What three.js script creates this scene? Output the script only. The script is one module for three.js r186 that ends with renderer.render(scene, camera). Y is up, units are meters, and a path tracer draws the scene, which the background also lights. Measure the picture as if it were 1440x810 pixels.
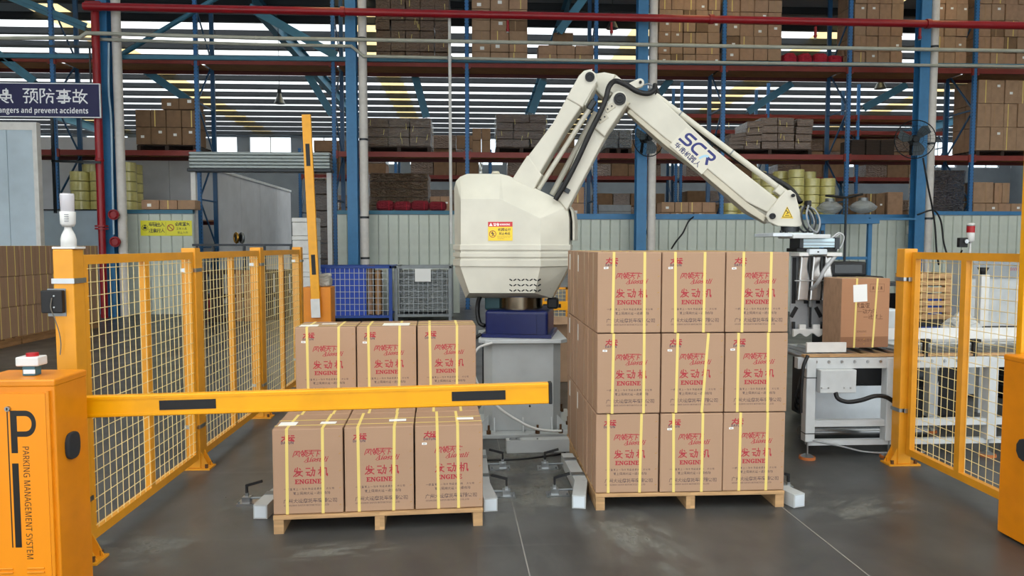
import * as THREE from 'three';
import { mergeGeometries, mergeVertices, toCreasedNormals } from 'three/addons/utils/BufferGeometryUtils.js';
import { RoundedBoxGeometry } from 'three/addons/geometries/RoundedBoxGeometry.js';

// ---------------------------------------------------------------- camera, sky, exposure
const F = 1000, YAW = 0.05, PITCH = 0.06, EYE = 1.65;
const camera = new THREE.PerspectiveCamera(2 * Math.atan(405 / F) * 180 / Math.PI, 16 / 9, 0.05, 200);
camera.rotation.order = 'YXZ';
camera.rotation.set(-PITCH, -YAW, 0);
camera.position.set(0, EYE, 0);
camera.updateMatrixWorld(true);
const scene = new THREE.Scene();
scene.background = new THREE.Color().setRGB(0.93, 0.98, 1.0);       // bright overcast sky
scene.backgroundIntensity = 1;
const renderer = new THREE.WebGLRenderer({ antialias: true });
renderer.toneMapping = THREE.LinearToneMapping;
renderer.toneMappingExposure = 2.7;
renderer.shadowMap.enabled = true;

// ---------------------------------------------------------------- helpers
let seed = 20240611;
const rnd = () => { seed = (seed + 0x6d2b79f5) | 0; let t = Math.imul(seed ^ (seed >>> 15), 1 | seed); t = (t + Math.imul(t ^ (t >>> 7), 61 | t)) ^ t; return ((t ^ (t >>> 14)) >>> 0) / 4294967296; };
const rr = (a, b) => a + (b - a) * rnd();
const V = (x, y, z) => new THREE.Vector3(x, y, z);
// a measured direction of the photograph met with the vertical plane that lies z metres ahead
function at(px, py, z) {
  const d = V((px - 720) / F, (405 - py) / F, -1).applyEuler(camera.rotation);
  return d.multiplyScalar(-z / d.z).add(camera.position);
}
const used = {};
const numbered = (n) => { used[n] = (used[n] || 0) + 1; return used[n] === 1 ? n : n + '_' + String(used[n] - 1).padStart(3, '0'); };
function tag(o, label, category, group) { o.userData = { label, category }; if (group) o.userData.group = group; return o; }
function thing(name, label, category, p = [0, 0, 0], turn = 0, group) {
  const o = new THREE.Group(); o.name = numbered(name); o.position.set(...p); o.rotation.y = turn; scene.add(o);
  return tag(o, label, category, group);
}
function structure(name, p = [0, 0, 0]) {
  const o = new THREE.Group(); o.name = numbered(name); o.position.set(...p); o.userData = { kind: 'structure' }; scene.add(o); return o;
}
function dup(o, label, p, turn) {
  const c = o.clone(); c.name = numbered(o.name.replace(/_\d+$/, '')); scene.add(c);
  c.userData = { ...o.userData }; if (label) c.userData.label = label;
  if (p) c.position.set(...p); if (turn !== undefined) c.rotation.y = turn;
  return c;
}
function metreUV(g) {
  const p = g.attributes.position, uv = new Float32Array(p.count * 2), a = V(), b = V(), c = V(), n = V();
  for (let i = 0; i < p.count; i += 3) {
    a.fromBufferAttribute(p, i); b.fromBufferAttribute(p, i + 1); c.fromBufferAttribute(p, i + 2);
    n.copy(b).sub(a).cross(c.clone().sub(a));
    const X = Math.abs(n.x), Y = Math.abs(n.y), Z = Math.abs(n.z);
    [a, b, c].forEach((v, k) => {
      let u, w;
      if (Z >= X && Z >= Y) { u = v.x; w = v.y; } else if (X >= Y) { u = v.z; w = v.y; } else { u = v.x; w = v.z; }
      uv[(i + k) * 2] = u; uv[(i + k) * 2 + 1] = w;
    });
  }
  g.setAttribute('uv', new THREE.BufferAttribute(uv, 2));
  return g;
}
const M4 = new THREE.Matrix4(), Q = new THREE.Quaternion(), E = new THREE.Euler();
class MB {
  constructor() { this.g = []; }
  add(geo, x = 0, y = 0, z = 0, rx = 0, ry = 0, rz = 0) {
    let g = geo.index ? geo.toNonIndexed() : geo.clone();
    for (const k of Object.keys(g.attributes)) if (k !== 'position' && k !== 'normal') g.deleteAttribute(k);
    if (!g.attributes.normal) g.computeVertexNormals();
    M4.compose(V(x, y, z), Q.setFromEuler(E.set(rx, ry, rz)), V(1, 1, 1));
    this.g.push(g.applyMatrix4(M4)); return this;
  }
  box(w, h, d, x, y, z, rx, ry, rz) { return this.add(new THREE.BoxGeometry(w, h, d), x, y, z, rx, ry, rz); }
  rbox(w, h, d, r, x, y, z, rx, ry, rz) { return this.add(new RoundedBoxGeometry(w, h, d, 1, r), x, y, z, rx, ry, rz); }
  cyl(r1, r2, h, x, y, z, rx, ry, rz, n = 20) { return this.add(new THREE.CylinderGeometry(r1, r2, h, n), x, y, z, rx, ry, rz); }
  ring(r, t, x, y, z, rx, ry, rz, n = 24) { return this.add(new THREE.TorusGeometry(r, t, 6, n), x, y, z, rx, ry, rz); }
  bar(a, b, w, h) {                       // square bar from a to b
    const d = b.clone().sub(a), l = d.length(), g = new THREE.BoxGeometry(w, h, l);
    const m = new THREE.Matrix4().lookAt(b, a, Math.abs(d.y) > 0.99 * l ? V(0, 0, 1) : V(0, 1, 0));
    g.applyMatrix4(m); const c = a.clone().add(b).multiplyScalar(0.5);
    return this.add(g, c.x, c.y, c.z);
  }
  rod(a, b, r, n = 10, r2 = r) {
    const d = b.clone().sub(a), g = new THREE.CylinderGeometry(r2, r, d.length(), n);
    g.applyQuaternion(new THREE.Quaternion().setFromUnitVectors(V(0, 1, 0), d.clone().normalize()));
    const c = a.clone().add(b).multiplyScalar(0.5); return this.add(g, c.x, c.y, c.z);
  }
  tube(pts, r, n = 40, k = 8) { return this.add(new THREE.TubeGeometry(new THREE.CatmullRomCurve3(pts), n, r, k)); }
  lathe(profile, x, y, z, n = 28, rx, ry, rz) { return this.add(new THREE.LatheGeometry(profile.map(([a, b]) => new THREE.Vector2(a, b)), n), x, y, z, rx, ry, rz); }
  prism(pts, d, bevel, x, y, z, rx, ry, rz) {      // an outline in x, y given thickness d about z = 0
    const s = new THREE.Shape(pts.map((p) => new THREE.Vector2(p[0], p[1])));
    const b = bevel || 0, g = new THREE.ExtrudeGeometry(s, { depth: d - 2 * b, bevelEnabled: b > 0, bevelSize: b, bevelOffset: -b, bevelThickness: b, bevelSegments: 2, curveSegments: 10 });
    g.translate(0, 0, -(d - 2 * b) / 2); return this.add(g, x, y, z, rx, ry, rz);
  }
  geo() { return metreUV(mergeGeometries(this.g)); }
  build(name, mat, parent, label) {
    const m = new THREE.Mesh(this.geo(), mat); m.name = name; m.castShadow = m.receiveShadow = true;
    if (label) m.userData.label = label;
    (parent || scene).add(m); return m;
  }
}
const mb = () => new MB();
function meshOf(name, geo, mat, parent) { const m = new THREE.Mesh(geo, mat); m.name = name; m.castShadow = m.receiveShadow = true; (parent || scene).add(m); return m; }

// ---------------------------------------------------------------- textures
function canvas(w, h, draw) {
  const c = document.createElement('canvas'); c.width = w; c.height = h; draw(c.getContext('2d'), w, h);
  const t = new THREE.CanvasTexture(c); t.colorSpace = THREE.SRGBColorSpace; t.wrapS = t.wrapT = THREE.RepeatWrapping; t.magFilter = THREE.LinearFilter; return t;
}
function hash(x, y, s) { let h = Math.imul(x | 0, 374761393) + Math.imul(y | 0, 668265263) + Math.imul(s | 0, 974634777); h = Math.imul(h ^ (h >>> 13), 1274126177); return ((h ^ (h >>> 16)) >>> 0) / 4294967296; }
function vnoise(x, y, per, s) {             // value noise that repeats after per cells
  const ix = Math.floor(x), iy = Math.floor(y), fx = x - ix, fy = y - iy, u = fx * fx * (3 - 2 * fx), v = fy * fy * (3 - 2 * fy), w = (n) => ((n % per) + per) % per;
  const a = hash(w(ix), w(iy), s), b = hash(w(ix + 1), w(iy), s), c = hash(w(ix), w(iy + 1), s), d = hash(w(ix + 1), w(iy + 1), s);
  return a + (b - a) * u + (c - a) * v + (a - b - c + d) * u * v;
}
function fbm(x, y, per, s, oct) { let t = 0, a = 0.5, n = 0; for (let i = 0; i < oct; i++) { t += a * vnoise(x, y, per, s + i); n += a; a *= 0.5; x *= 2; y *= 2; per *= 2; } return t / n; }
function dataTex(n, f, srgb) {
  const d = new Uint8Array(n * n * 4);
  for (let j = 0; j < n; j++) for (let i = 0; i < n; i++) { const c = f(i / n, j / n), o = (j * n + i) * 4; d[o] = Math.max(0, Math.min(255, c[0] * 255)); d[o + 1] = Math.max(0, Math.min(255, c[1] * 255)); d[o + 2] = Math.max(0, Math.min(255, c[2] * 255)); d[o + 3] = 255; }
  const t = new THREE.DataTexture(d, n, n); t.wrapS = t.wrapT = THREE.RepeatWrapping; t.magFilter = THREE.LinearFilter; t.minFilter = THREE.LinearFilter; if (srgb) t.colorSpace = THREE.SRGBColorSpace; t.needsUpdate = true; return t;
}
const rep = (t, metres) => { const c = t.clone(); c.repeat.set(1 / metres, 1 / metres); c.needsUpdate = true; return c; };
const grey = (v) => [v, v, v];

// Chinese lettering drawn with strokes on a ten-by-ten grid: each group of digits is one pen stroke
const HAN = {
  '发': '211494 403609 35755829 4699 6172', '动': '0141 0545 251848 3749 53938978 707459', '机': '0343 2029 2407 2446 515549 5181889997',
  '大': '0393 504509 4699', '运': '0111 042407 071899 4181 3494 644777 6788', '广': '4051 1292 121509', '州': '202509 5058 8089 0315 3436 6466',
  '摩': '4051 1191 110609 2343 3236 6393 7276 6757 3787 2898 575949', '托': '0242 0745 202919 8151 4594 61588997', '车': '0191 401585 0696 5359',
  '有': '0191 500408 3474 3439 747968 3676 3777', '限': '0009 0030223415 5080 8084 5282 5484 5059 5978 6499 9566', '公': '310206 6194 452878 6689',
  '司': '0191 919979 1363 1565681815', '风': '110709 1181869998 3267 6227', '领': '200304 2044 2332 1545 4527 2638 5090 7052 5257 5292 9297 7374 7549 7799',
  '天': '1191 0494 504609 5499', '下': '0191 4149 4476', '患': '3161633331 1484861614 5056 0709 275969 4757 8799',
  '预': '0040 4013 2233 0545 252919 5090 7062 5292 5257 9297 7374 7549 7799', '防': '0009 0030223415 6071 4393 634749 55858978',
  '事': '0191 2272742422 15858818 0696 505939', '故': '0242 2025 0545480805 6044 5393 837549 5599', '华': '3003 2125 7043 51548483 0696 5559',
  '南': '1181 5053 1393 1319 939979 3445 6455 3565 3767 5559', '器': '0030320200 6090926260 0737390907 6797996967 0494 514407 5497', '人': '504509 5499',
  '辆': '0040 200434 0636 2429 5090 5359 5393 939989 6368 8388', '出': '4049 11147471 05098985', '入': '304199 4409', '注': '0112 0415 0926 5061 4191 4585 3999 6169',
  '意': '4050 1181 3243 7263 0494 2575782825 2677 0809 3949 8799', '行': '3003 3307 2529 5191 4494 747969', '仓': '504205 5095 25655727 27298997', '库': '4051 1191 110609 2383 422676 2798 5459',
  '重': '8010 0292 2474772724 2575 5259 1888 0999', '地': '0343 2027 0846 4464? 43745589', '禁': '0141 2024 5191 7074 2565 0696 5659 2808 7899', '止': '4049 4585 1419 0999', '工': '1181 5159 0999',
  '作': '200204 1319 5034 4393 5359 5585 5787', '员': '3060622230 1484 1418 8488 5558 5709 5799', '内': '1219 129299 5052 543757', '靠': '1181 4047 0494 0595 0699', '近': '0111 042407 071899 8040 414547 4494 7478',
  '警': '0242 2024 5393 6084 1686 2787 2989 2729 8789', '告': '2014 1383 5055 0595 2777792927', '力': '0393 93897978 503609', '强': '0030330306 06394938 5080824240 4484774744 5459 4999', '一': '0595',
  '质': '8011 1109 1292 5154 2474 2427 7477 5719 6799', '量': '2060622220 0393 2575772725 5559 1888 0999', '用': '1109 1191 9199 1494 1696 5159', '选': '0111 042407 071899 5040 4282 6064 3494 5436 6478', '择': '0343 2029 0745 4080 8044 4193 4585 3797 6559', '成': '0292 0209 0444 4438 507599 9459', '功': '0141 2026 0745 53938978 707459',
  '更': '0191 2272762622 2474 6049 3799', '使': '200204 1319 3090 4383864643 6048 4699', '上': '4049 4484 0999', '中': '1272761612 4049', '国': '0191999101 2272 2575 2777 4247', '造': '0111 042407 071899 5041 4181 6064 3494 4676784846',
};
function han(c, text, x, y, size, weight, colour, gap = 1.12, slant = 0) {
  c.strokeStyle = colour; c.lineWidth = weight; c.lineCap = 'round'; c.lineJoin = 'round';
  [...text].forEach((ch, i) => {
    for (const s of (HAN[ch] || '').split(' ')) {
      c.beginPath();
      for (let k = 0; k + 1 < s.length; k += 2) {
        const gx = +s[k], gy = +s[k + 1]; if (Number.isNaN(gx) || Number.isNaN(gy)) continue;
        const X = x + i * size * gap + (gx / 9 + slant * (1 - gy / 9)) * size, Y = y + (gy / 9) * size;
        k ? c.lineTo(X, Y) : c.moveTo(X, Y);
      }
      c.stroke();
    }
  });
}
function speckle(c, w, h, n, dark, light) { for (let i = 0; i < n; i++) { c.fillStyle = rnd() < 0.5 ? dark : light; c.fillRect(rnd() * w, rnd() * h, rr(1, 3), rr(1, 8)); } }

const noiseT = dataTex(256, (u, v) => grey(0.35 + 0.5 * fbm(u * 8, v * 8, 8, 3, 5)));
const softT = dataTex(256, (u, v) => grey(0.88 + 0.12 * fbm(u * 6, v * 6, 6, 11, 5)), true);
const crinkleT = dataTex(256, (u, v) => { const a = fbm(u * 10 + 2 * fbm(u * 4, v * 4, 4, 41, 3), v * 26, 26, 5, 4); return grey(Math.abs(a - 0.5) * 3); });
const kraftT = dataTex(512, (u, v) => { const a = fbm(u * 9, v * 9, 9, 21, 5), b = hash(u * 512, v * 512, 7), k = 0.86 + 0.16 * a + 0.05 * (b - 0.5); return [k, k * 0.995, k * 0.98]; }, true);
const woodT = dataTex(512, (u, v) => { const g = fbm(u * 4, v * 40 + 3 * fbm(u * 4, v * 4, 4, 31, 3), 40, 33, 5), k = 0.72 + 0.34 * g; return [k, k * 0.97, k * 0.92]; }, true);
const floorT = dataTex(2048, (u, v) => {
  const a = fbm(u * 5, v * 5, 5, 51, 6), b = fbm(u * 40 + 4 * a, v * 14, 14 * 20, 57, 5), d = fbm(u * 90, v * 90, 90, 61, 3), w = fbm(u * 14 + 3 * b, v * 14 + 3 * a, 14 * 8, 71, 5);
  let k = 0.058 + 0.05 * (a - 0.5) + 0.034 * (b - 0.5) + 0.022 * (d - 0.5);
  k += 0.045 * Math.max(0, w - 0.58) * 4 * a;                                    // scuffed pale wear
  const s = vnoise(u * 7 + v * 1.3, v * 160, 160 * 7, 77); if (s > 0.86) k += (s - 0.86) * 0.25 * a;   // long scratches
  return [k * 1.01, k * 1.0, k * 0.96];
});
floorT.colorSpace = THREE.NoColorSpace;
const floorR = dataTex(512, (u, v) => grey(0.42 + 0.3 * fbm(u * 12, v * 12, 12, 81, 5)));

// ---------------------------------------------------------------- materials
const std = (hex, roughness = 0.5, metalness = 0, extra = {}) => new THREE.MeshStandardMaterial({ color: hex, roughness, metalness, ...extra });
const tuned = (hex, roughness, metalness = 0, m = 0.8) => std(hex, roughness, metalness, { map: rep(softT, m), roughnessMap: null });
const mat = {
  orange: tuned('#ef900c', 0.36), boom: tuned('#ffb000', 0.34), fence: tuned('#f4a624', 0.4), wire: std('#f6dfa0', 0.45), black: std('#0d0d10', 0.55), rubber: std('#25282c', 0.8),
  cream: tuned('#d9d5c6', 0.42, 0, 1.4), creamDark: tuned('#cfc8b4', 0.45), navy: tuned('#17235e', 0.35), steel: std('#b9bcbd', 0.28, 1, { map: rep(softT, 0.4) }), dullSteel: std('#8f9496', 0.45, 0.8, { map: rep(softT, 0.5) }),
  darkSteel: std('#3a3d40', 0.4, 0.7), paleGrey: tuned('#c4c8c8', 0.45, 0, 1.1), paint: tuned('#d6dadb', 0.42), whiteBlue: tuned('#dfe8ef', 0.4), white: tuned('#ecebe8', 0.5),
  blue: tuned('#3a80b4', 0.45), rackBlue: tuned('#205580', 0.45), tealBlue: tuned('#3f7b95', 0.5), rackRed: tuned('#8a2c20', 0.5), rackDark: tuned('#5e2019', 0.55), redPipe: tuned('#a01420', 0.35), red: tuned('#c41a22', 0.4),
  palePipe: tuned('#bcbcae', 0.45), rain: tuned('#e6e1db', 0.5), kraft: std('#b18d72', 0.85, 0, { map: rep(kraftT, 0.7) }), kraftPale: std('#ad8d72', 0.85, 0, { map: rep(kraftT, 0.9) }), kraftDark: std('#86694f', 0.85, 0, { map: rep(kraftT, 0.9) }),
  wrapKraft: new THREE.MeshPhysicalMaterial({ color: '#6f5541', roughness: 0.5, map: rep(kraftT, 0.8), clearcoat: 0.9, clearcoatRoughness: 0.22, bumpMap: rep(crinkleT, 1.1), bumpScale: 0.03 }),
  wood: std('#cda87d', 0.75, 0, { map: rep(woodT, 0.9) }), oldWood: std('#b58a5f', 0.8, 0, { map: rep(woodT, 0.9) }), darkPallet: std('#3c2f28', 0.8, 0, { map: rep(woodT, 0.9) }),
  strap: std('#e7cf77', 0.5), tapeTan: std('#a98660', 0.4), label: std('#f2f2ef', 0.6), partition: tuned('#d3dbd0', 0.5, 0, 1.6), panelCold: tuned('#c3d5e2', 0.4, 0, 2.4), panelWhite: tuned('#d3d7dc', 0.45, 0, 2.4),
  purlin: std('#161c21', 0.6), yellowRoll: new THREE.MeshPhysicalMaterial({ color: '#e2d98a', roughness: 0.3, map: rep(softT, 0.3), clearcoat: 0.5 }), redBag: std('#b81e36', 0.75, 0, { bumpMap: rep(crinkleT, 0.7), bumpScale: 0.02 }), darkRed: std('#7c1424', 0.8, 0, { bumpMap: rep(crinkleT, 0.6), bumpScale: 0.02 }),
  film: new THREE.MeshPhysicalMaterial({ color: '#f4f6f8', roughness: 0.12, transmission: 1, thickness: 0, ior: 1.5, bumpMap: rep(crinkleT, 0.6), bumpScale: 0.06 }),
  blueCage: tuned('#1c479f', 0.45), cageWire: std('#aab0b3', 0.4, 0.7), brass: std('#b78a3d', 0.3, 1), bolt: std('#6a4a30', 0.6, 0.6), concreteBase: std('#8d8f8e', 0.8), glassPane: new THREE.MeshPhysicalMaterial({ color: '#f2f7fa', roughness: 0.06, transmission: 1, thickness: 0 }),
};
mat.floor = new THREE.MeshStandardMaterial({ map: rep(floorT, 12), roughnessMap: rep(floorR, 3.3), roughness: 0.62, metalness: 0 });
// ---------------------------------------------------------------- the hall
const X0 = -30, X1 = 34, ZB = -44, ZF = 8, ROOF = 8.75, FALL = 0.012;    // the roof falls gently towards the back
{
  const f = structure('floor');
  mb().box(X1 - X0, 0.3, ZF - ZB, (X0 + X1) / 2, -0.15, (ZF + ZB) / 2).build('floor_slab', mat.floor, f);
  // saw-cut joints with pale filler, as in the photograph between the clamps
  const joint = std('#8f8c86', 0.8), j = mb();
    for (const [x, z0, z1] of [[0.22, -6.2, -3.1], [1.94, -4.35, -3.35]]) j.box(0.006, 0.0012, z1 - z0, x, 0.0004, (z0 + z1) / 2, 0, 0.035, 0);
  j.build('joint_filler', joint, f);
  // white dust and cement smears where the clamps were drilled in
  const dustA = dataTex(256, (u, v) => { const r = Math.hypot(u - 0.5, v - 0.5) * 2, n = fbm(u * 9, v * 9, 9, 91, 6), m = fbm(u * 30, v * 30, 30, 97, 4); return grey(Math.max(0, (1 - r * r) * 1.3 - 0.25) * Math.max(0, n * 2.4 - 1.0) * (0.3 + m) * 0.8); });
  const dustM = new THREE.MeshStandardMaterial({ color: '#8a8a83', roughness: 0.95, alphaMap: dustA, transparent: true });
  const patch = (x, z, w, d, turn) => { const g = new THREE.PlaneGeometry(w, d); g.rotateX(-Math.PI / 2); const p = meshOf('cement_dust', g, dustM, f); p.position.set(x, 0.0012 + rnd() * 0.0006, z); p.rotation.y = turn; };
  for (const [px, py, w, d, turn] of [[706, 698, 0.75, 0.6, 0.2], [775, 697, 0.8, 0.6, 1.4], [705, 660, 0.7, 0.6, 2.2], [770, 660, 0.8, 0.6, 3.3], [1110, 690, 0.8, 0.6, 0.7], [740, 640, 1.6, 0.9, 0.1], [735, 690, 1.6, 1.5, 2.0], [360, 705, 0.7, 0.6, 4], [470, 775, 0.9, 0.3, 0.1], [1215, 715, 1.1, 0.5, 0.4], [900, 760, 1.3, 0.7, 5], [200, 770, 1, 0.7, 3]]) { const q = at(px, py, 1), t = EYE / (EYE - q.y); patch(q.x * t, -t, w, d, turn); }
}
const shell = std('#666d72', 0.7, 0, { map: rep(softT, 3) });
{
  const wl = structure('wall_left'); mb().box(0.2, 9.4, ZF - ZB, X0 - 0.1, 4.7, (ZF + ZB) / 2).build('cladding', shell, wl);
  const wr = structure('wall_right'); mb().box(0.2, 9.4, ZF - ZB, X1 + 0.1, 4.7, (ZF + ZB) / 2).build('cladding', shell, wr);
  // the far wall with its strip of window openings, open to the white sky
  const wb = structure('wall_back'), wz = ZB - 0.1;
  mb().box(X1 - X0, 6.55, 0.2, (X0 + X1) / 2, 3.275, wz).build('cladding', shell, wb);
  mb().box(X1 - X0, 0.9, 0.2, (X0 + X1) / 2, 8.65, wz).build('cladding', std('#55606a', 0.7, 0, { map: rep(softT, 3) }), wb);
  const piers = []; for (let x = X0; x <= X1; x += 3.2) mb().box(0.75, 1.65, 0.2, Math.min(X1 - 0.38, Math.max(X0 + 0.38, x)), 7.375, wz).build('cladding', shell, wb);
  let n = 0;
  for (let x = X0; x + 3.2 <= X1; x += 3.2) {
    const w = structure('window_' + ++n);
    mb().box(2.45, 0.05, 0.08, x + 1.6, 6.58, wz).box(2.45, 0.05, 0.08, x + 1.6, 8.17, wz).box(0.05, 1.6, 0.08, x + 1.6, 7.375, wz).build('window_frame', mat.paint, w);
    mb().box(2.4, 1.55, 0.006, x + 1.6, 7.375, wz).build('window_pane', mat.glassPane, w);
  }
  // the near end: a wide gateway behind the photographer that lets the daylight in
  const wf = structure('wall_front'); mb().box(X1 - X0, 2.2, 0.2, (X0 + X1) / 2, 8.3, ZF + 0.1).build('cladding', shell, wf);
  mb().box(9, 7.2, 0.2, X0 + 4.5, 3.6, ZF + 0.1).box(9, 7.2, 0.2, X1 - 4.5, 3.6, ZF + 0.1).build('cladding', shell, wf);
}
{
  const c = structure('ceiling');
  const sheetA = new THREE.MeshPhysicalMaterial({ color: '#ffffff', roughness: 0.92, transmission: 1, thickness: 0, side: THREE.DoubleSide });
  const sheetY = new THREE.MeshPhysicalMaterial({ color: '#fff0cc', roughness: 0.92, transmission: 0.92, thickness: 0 });
  const sheetB = new THREE.MeshPhysicalMaterial({ color: '#7f8a91', roughness: 0.95, transmission: 0.12, thickness: 0 });
  const sheetM = new THREE.MeshPhysicalMaterial({ color: '#c4cacd', roughness: 0.95, transmission: 0.45, thickness: 0 });
  const top = (z) => ROOF + (z + 20) * FALL;
  const Z = []; for (let z = -18.2; z > ZB; z -= 1.5) Z.push(z);
  const skylights = [[-12.8, 1.1], [-3.6, 1.0], [5.6, 1.0], [11.9, 1.1], [20.8, 1.1], [-21, 1.1]];
  const bay = (z0, z1, m, parent) => {
    const zc = (z0 + z1) / 2, d = z0 - z1, t = Math.atan(FALL);
    let x = X0;
    const runs = [];
    for (const [sx, w] of [...skylights].sort((a, b) => a[0] - b[0])) { runs.push([x, sx - w / 2, m]); runs.push([sx - w / 2, sx + w / 2, sheetY]); x = sx + w / 2; }
    runs.push([x, X1, m]);
    for (const [a, b, mm] of runs) mb().box(b - a - 0.01, 0.02, d + 0.02, (a + b) / 2, top(zc), zc, -t, 0, 0).build(mm === sheetY ? 'skylight_sheet' : 'roof_sheet', mm, parent);
  };
  for (let i = 0; i < Z.length; i++) {
    const z = Z[i];
    mb().box(X1 - X0, 0.2, 0.06, (X0 + X1) / 2, top(z) - 0.11, z).box(X1 - X0, 0.02, 0.14, (X0 + X1) / 2, top(z) - 0.21, z - 0.04).build('purlin', mat.purlin, c);
    if (i) bay(Z[i - 1], z, z > -24 ? sheetB : sheetA, c);
  }
  bay(-4, -18.2, sheetM, c); bay(ZF, -4, sheetA, c); bay(Z[Z.length - 1], ZB - 0.2, sheetA, c);
  // rafters: blue I-beams that run with the view under the purlins
  for (const x of [-21, -6.1, 2.6, 25]) {
    const y = (z) => top(z) - 0.19, a = V(x, y(-20.2), -20.2), b = V(x, y(ZB) , ZB + 0.05), dn = V(0, -0.42, 0);
    mb().bar(a.clone().add(V(0, -0.01, 0)), b.clone().add(V(0, -0.01, 0)), 0.22, 0.02).bar(a.clone().add(dn), b.clone().add(dn), 0.22, 0.02).bar(a.clone().addScaledVector(dn, 0.5), b.clone().addScaledVector(dn, 0.5), 0.012, 0.41).build('rafter', mat.tealBlue, c);
  }
}
// ---------------------------------------------------------------- columns with rain pipes, ties and braces
const CZ = 16.9;
const colX = [158, 499, 901, 1289].map((p) => at(p, 345, CZ).x), colFoot = [];
colX.forEach((x, i) => {
  const s = structure('column', [x - 0.02, 0, -CZ]);
  mb().box(0.24, ROOF - 0.2, 0.012, 0, (ROOF - 0.2) / 2, 0.12).box(0.24, ROOF - 0.2, 0.012, 0, (ROOF - 0.2) / 2, -0.12).build('flange', mat.blue, s);
  mb().box(0.012, ROOF - 0.2, 0.23, 0, (ROOF - 0.2) / 2, 0).build('web', mat.blue, s);
  });
const pipeWords = ['white rain pipe strapped to the blue column beside the red standpipe', 'white rain pipe on the blue column behind the raised yellow boom', 'white rain pipe on the blue column behind the robot elbow', 'white rain pipe on the blue column with the caged fan and hanging cables'];
colX.forEach((x, i) => {
  const t = thing('rain_pipe', pipeWords[i], 'pipe', [x + 0.24 + (i === 0 ? 0.02 : 0), 0, -CZ + 0.03]);
  mb().cyl(0.1, 0.1, ROOF - 0.3, 0, (ROOF - 0.3) / 2, 0, 0, 0, 0, 20).build('pipe', mat.rain, t);
  for (const y of [1.35, 2.3, 4.1, 6.4]) mb().cyl(0.108, 0.108, 0.05, 0, y, 0, 0, 0, 0, 20).build('clip', i % 2 ? mat.darkSteel : mat.rain, t);
});
{
  const t = thing('tie_beam', 'long blue tie beam crossing the columns just above the dark red rack beams', 'beam');
  mb().bar(at(-60, 78, 17.1), at(1520, 94, 17.1), 0.09, 0.09).build('beam', mat.tealBlue, t);
  const br = [
    [[-30, -22], [124, 40], 18.4, 0.3, 'thick dark teal brace descending to the red standpipe at the top corner'],
    [[-20, 62], [52, 116], 18.4, 0.24, 'dark teal brace ending above the navy banner'],
    [[310, -6], [172, 76], 18.0, 0.1, 'round slim grey brace crossing behind the white rain pipe by the banner'],
    [[352, 12], [474, 80], 18.0, 0.18, 'upper blue brace meeting the column behind the raised yellow boom'],
    [[206, 100], [276, 148], 19.9, 0.2, 'short teal brace above the cartons beside the navy banner'],
    [[434, 106], [468, 162], 19.9, 0.18, 'short teal brace beside the blue column above the raised boom'],
    [[584, 108], [600, 166], 19.9, 0.16, 'steep short teal brace above the dark wrapped load near the hanging conduit'],
    [[764, 115], [747, 160], 19.9, 0.18, 'steep short teal brace behind the upper arm of the robot'],
    [[826, -8], [785, 47], 18.3, 0.2, 'blue brace descending to the small cartons left of the robot column'],
    [[1112, 118], [1050, 158], 19.9, 0.18, 'teal brace above the heap of dark wrapped cartons'],
    [[1272, 120], [1212, 153], 19.9, 0.22, 'wide teal brace leaning on the blue column with the caged fan'],
    [[942, 112], [925, 134], 19.9, 0.16, 'short teal brace just above the robot elbow'],
  ];
  for (const [a, b, z, w, l] of br) {
    const s = thing('roof_brace', l, 'brace'), A = at(a[0], a[1], z), B = at(b[0], b[1], z);
    if (w === 0.1) mb().rod(A, B, 0.06, 14).build('tube', mat.tealBlue, s);
    else { mb().bar(A, B, w, 0.025).build('flange', mat.tealBlue, s); mb().bar(A.clone().add(V(0, 0, 0.1)), B.clone().add(V(0, 0, 0.1)), 0.025, 0.2).build('web', mat.tealBlue, s); }
  }
}
// ---------------------------------------------------------------- low partition of ribbed panels in front of the racks
function ribbedWall(name, px0, px1, pyTop, z, rail, railMat, width = 0.24, base = 0) {
  const a = at(px0, pyTop, z), b = at(px1, pyTop, z), s = structure(name, [0, 0, 0]), n = Math.round((b.x - a.x) / width), w = (b.x - a.x) / n, h = a.y - base;
  mb().box(b.x - a.x, h - 0.02, 0.03, (a.x + b.x) / 2, base + h / 2, -z - 0.03).build('backing', mat.paleGrey, s);
  const g = mb().prism([[-w / 2 + 0.004, 0], [w / 2 - 0.004, 0], [w / 2 - 0.004, 0.012], [w / 2 - 0.02, 0.034], [-w / 2 + 0.02, 0.034], [-w / 2 + 0.004, 0.012]], h - 0.04, 0, 0, 0, 0, Math.PI / 2, 0, 0).geo();
  g.computeBoundingBox(); const cy = (g.boundingBox.min.y + g.boundingBox.max.y) / 2;
  for (let i = 0; i < n; i++) { const p = meshOf('panel', g, mat.partition, s); p.position.set(a.x + w * (i + 0.5), base + h / 2 - cy - 0.02, -z - 0.015 + (i % 3 === 0 ? 0.003 : 0)); }
  if (rail) mb().box(b.x - a.x, rail, 0.12, (a.x + b.x) / 2, a.y + rail / 2 - 0.02, -z - 0.02).build('top_rail', railMat, s);
  return s;
}
ribbedWall('wall_partition_right', 803, 1287, 307, 17.35, 0.13, mat.blue);
ribbedWall('wall_partition_far_right', 1288, 1520, 301, 17.2, 0.09, mat.blue);
ribbedWall('wall_partition_middle', 474, 646, 300, 17.4, 0.09, mat.tealBlue);
ribbedWall('wall_partition_left', 178, 272, 299, 17.4, 0.09, mat.tealBlue);
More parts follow.
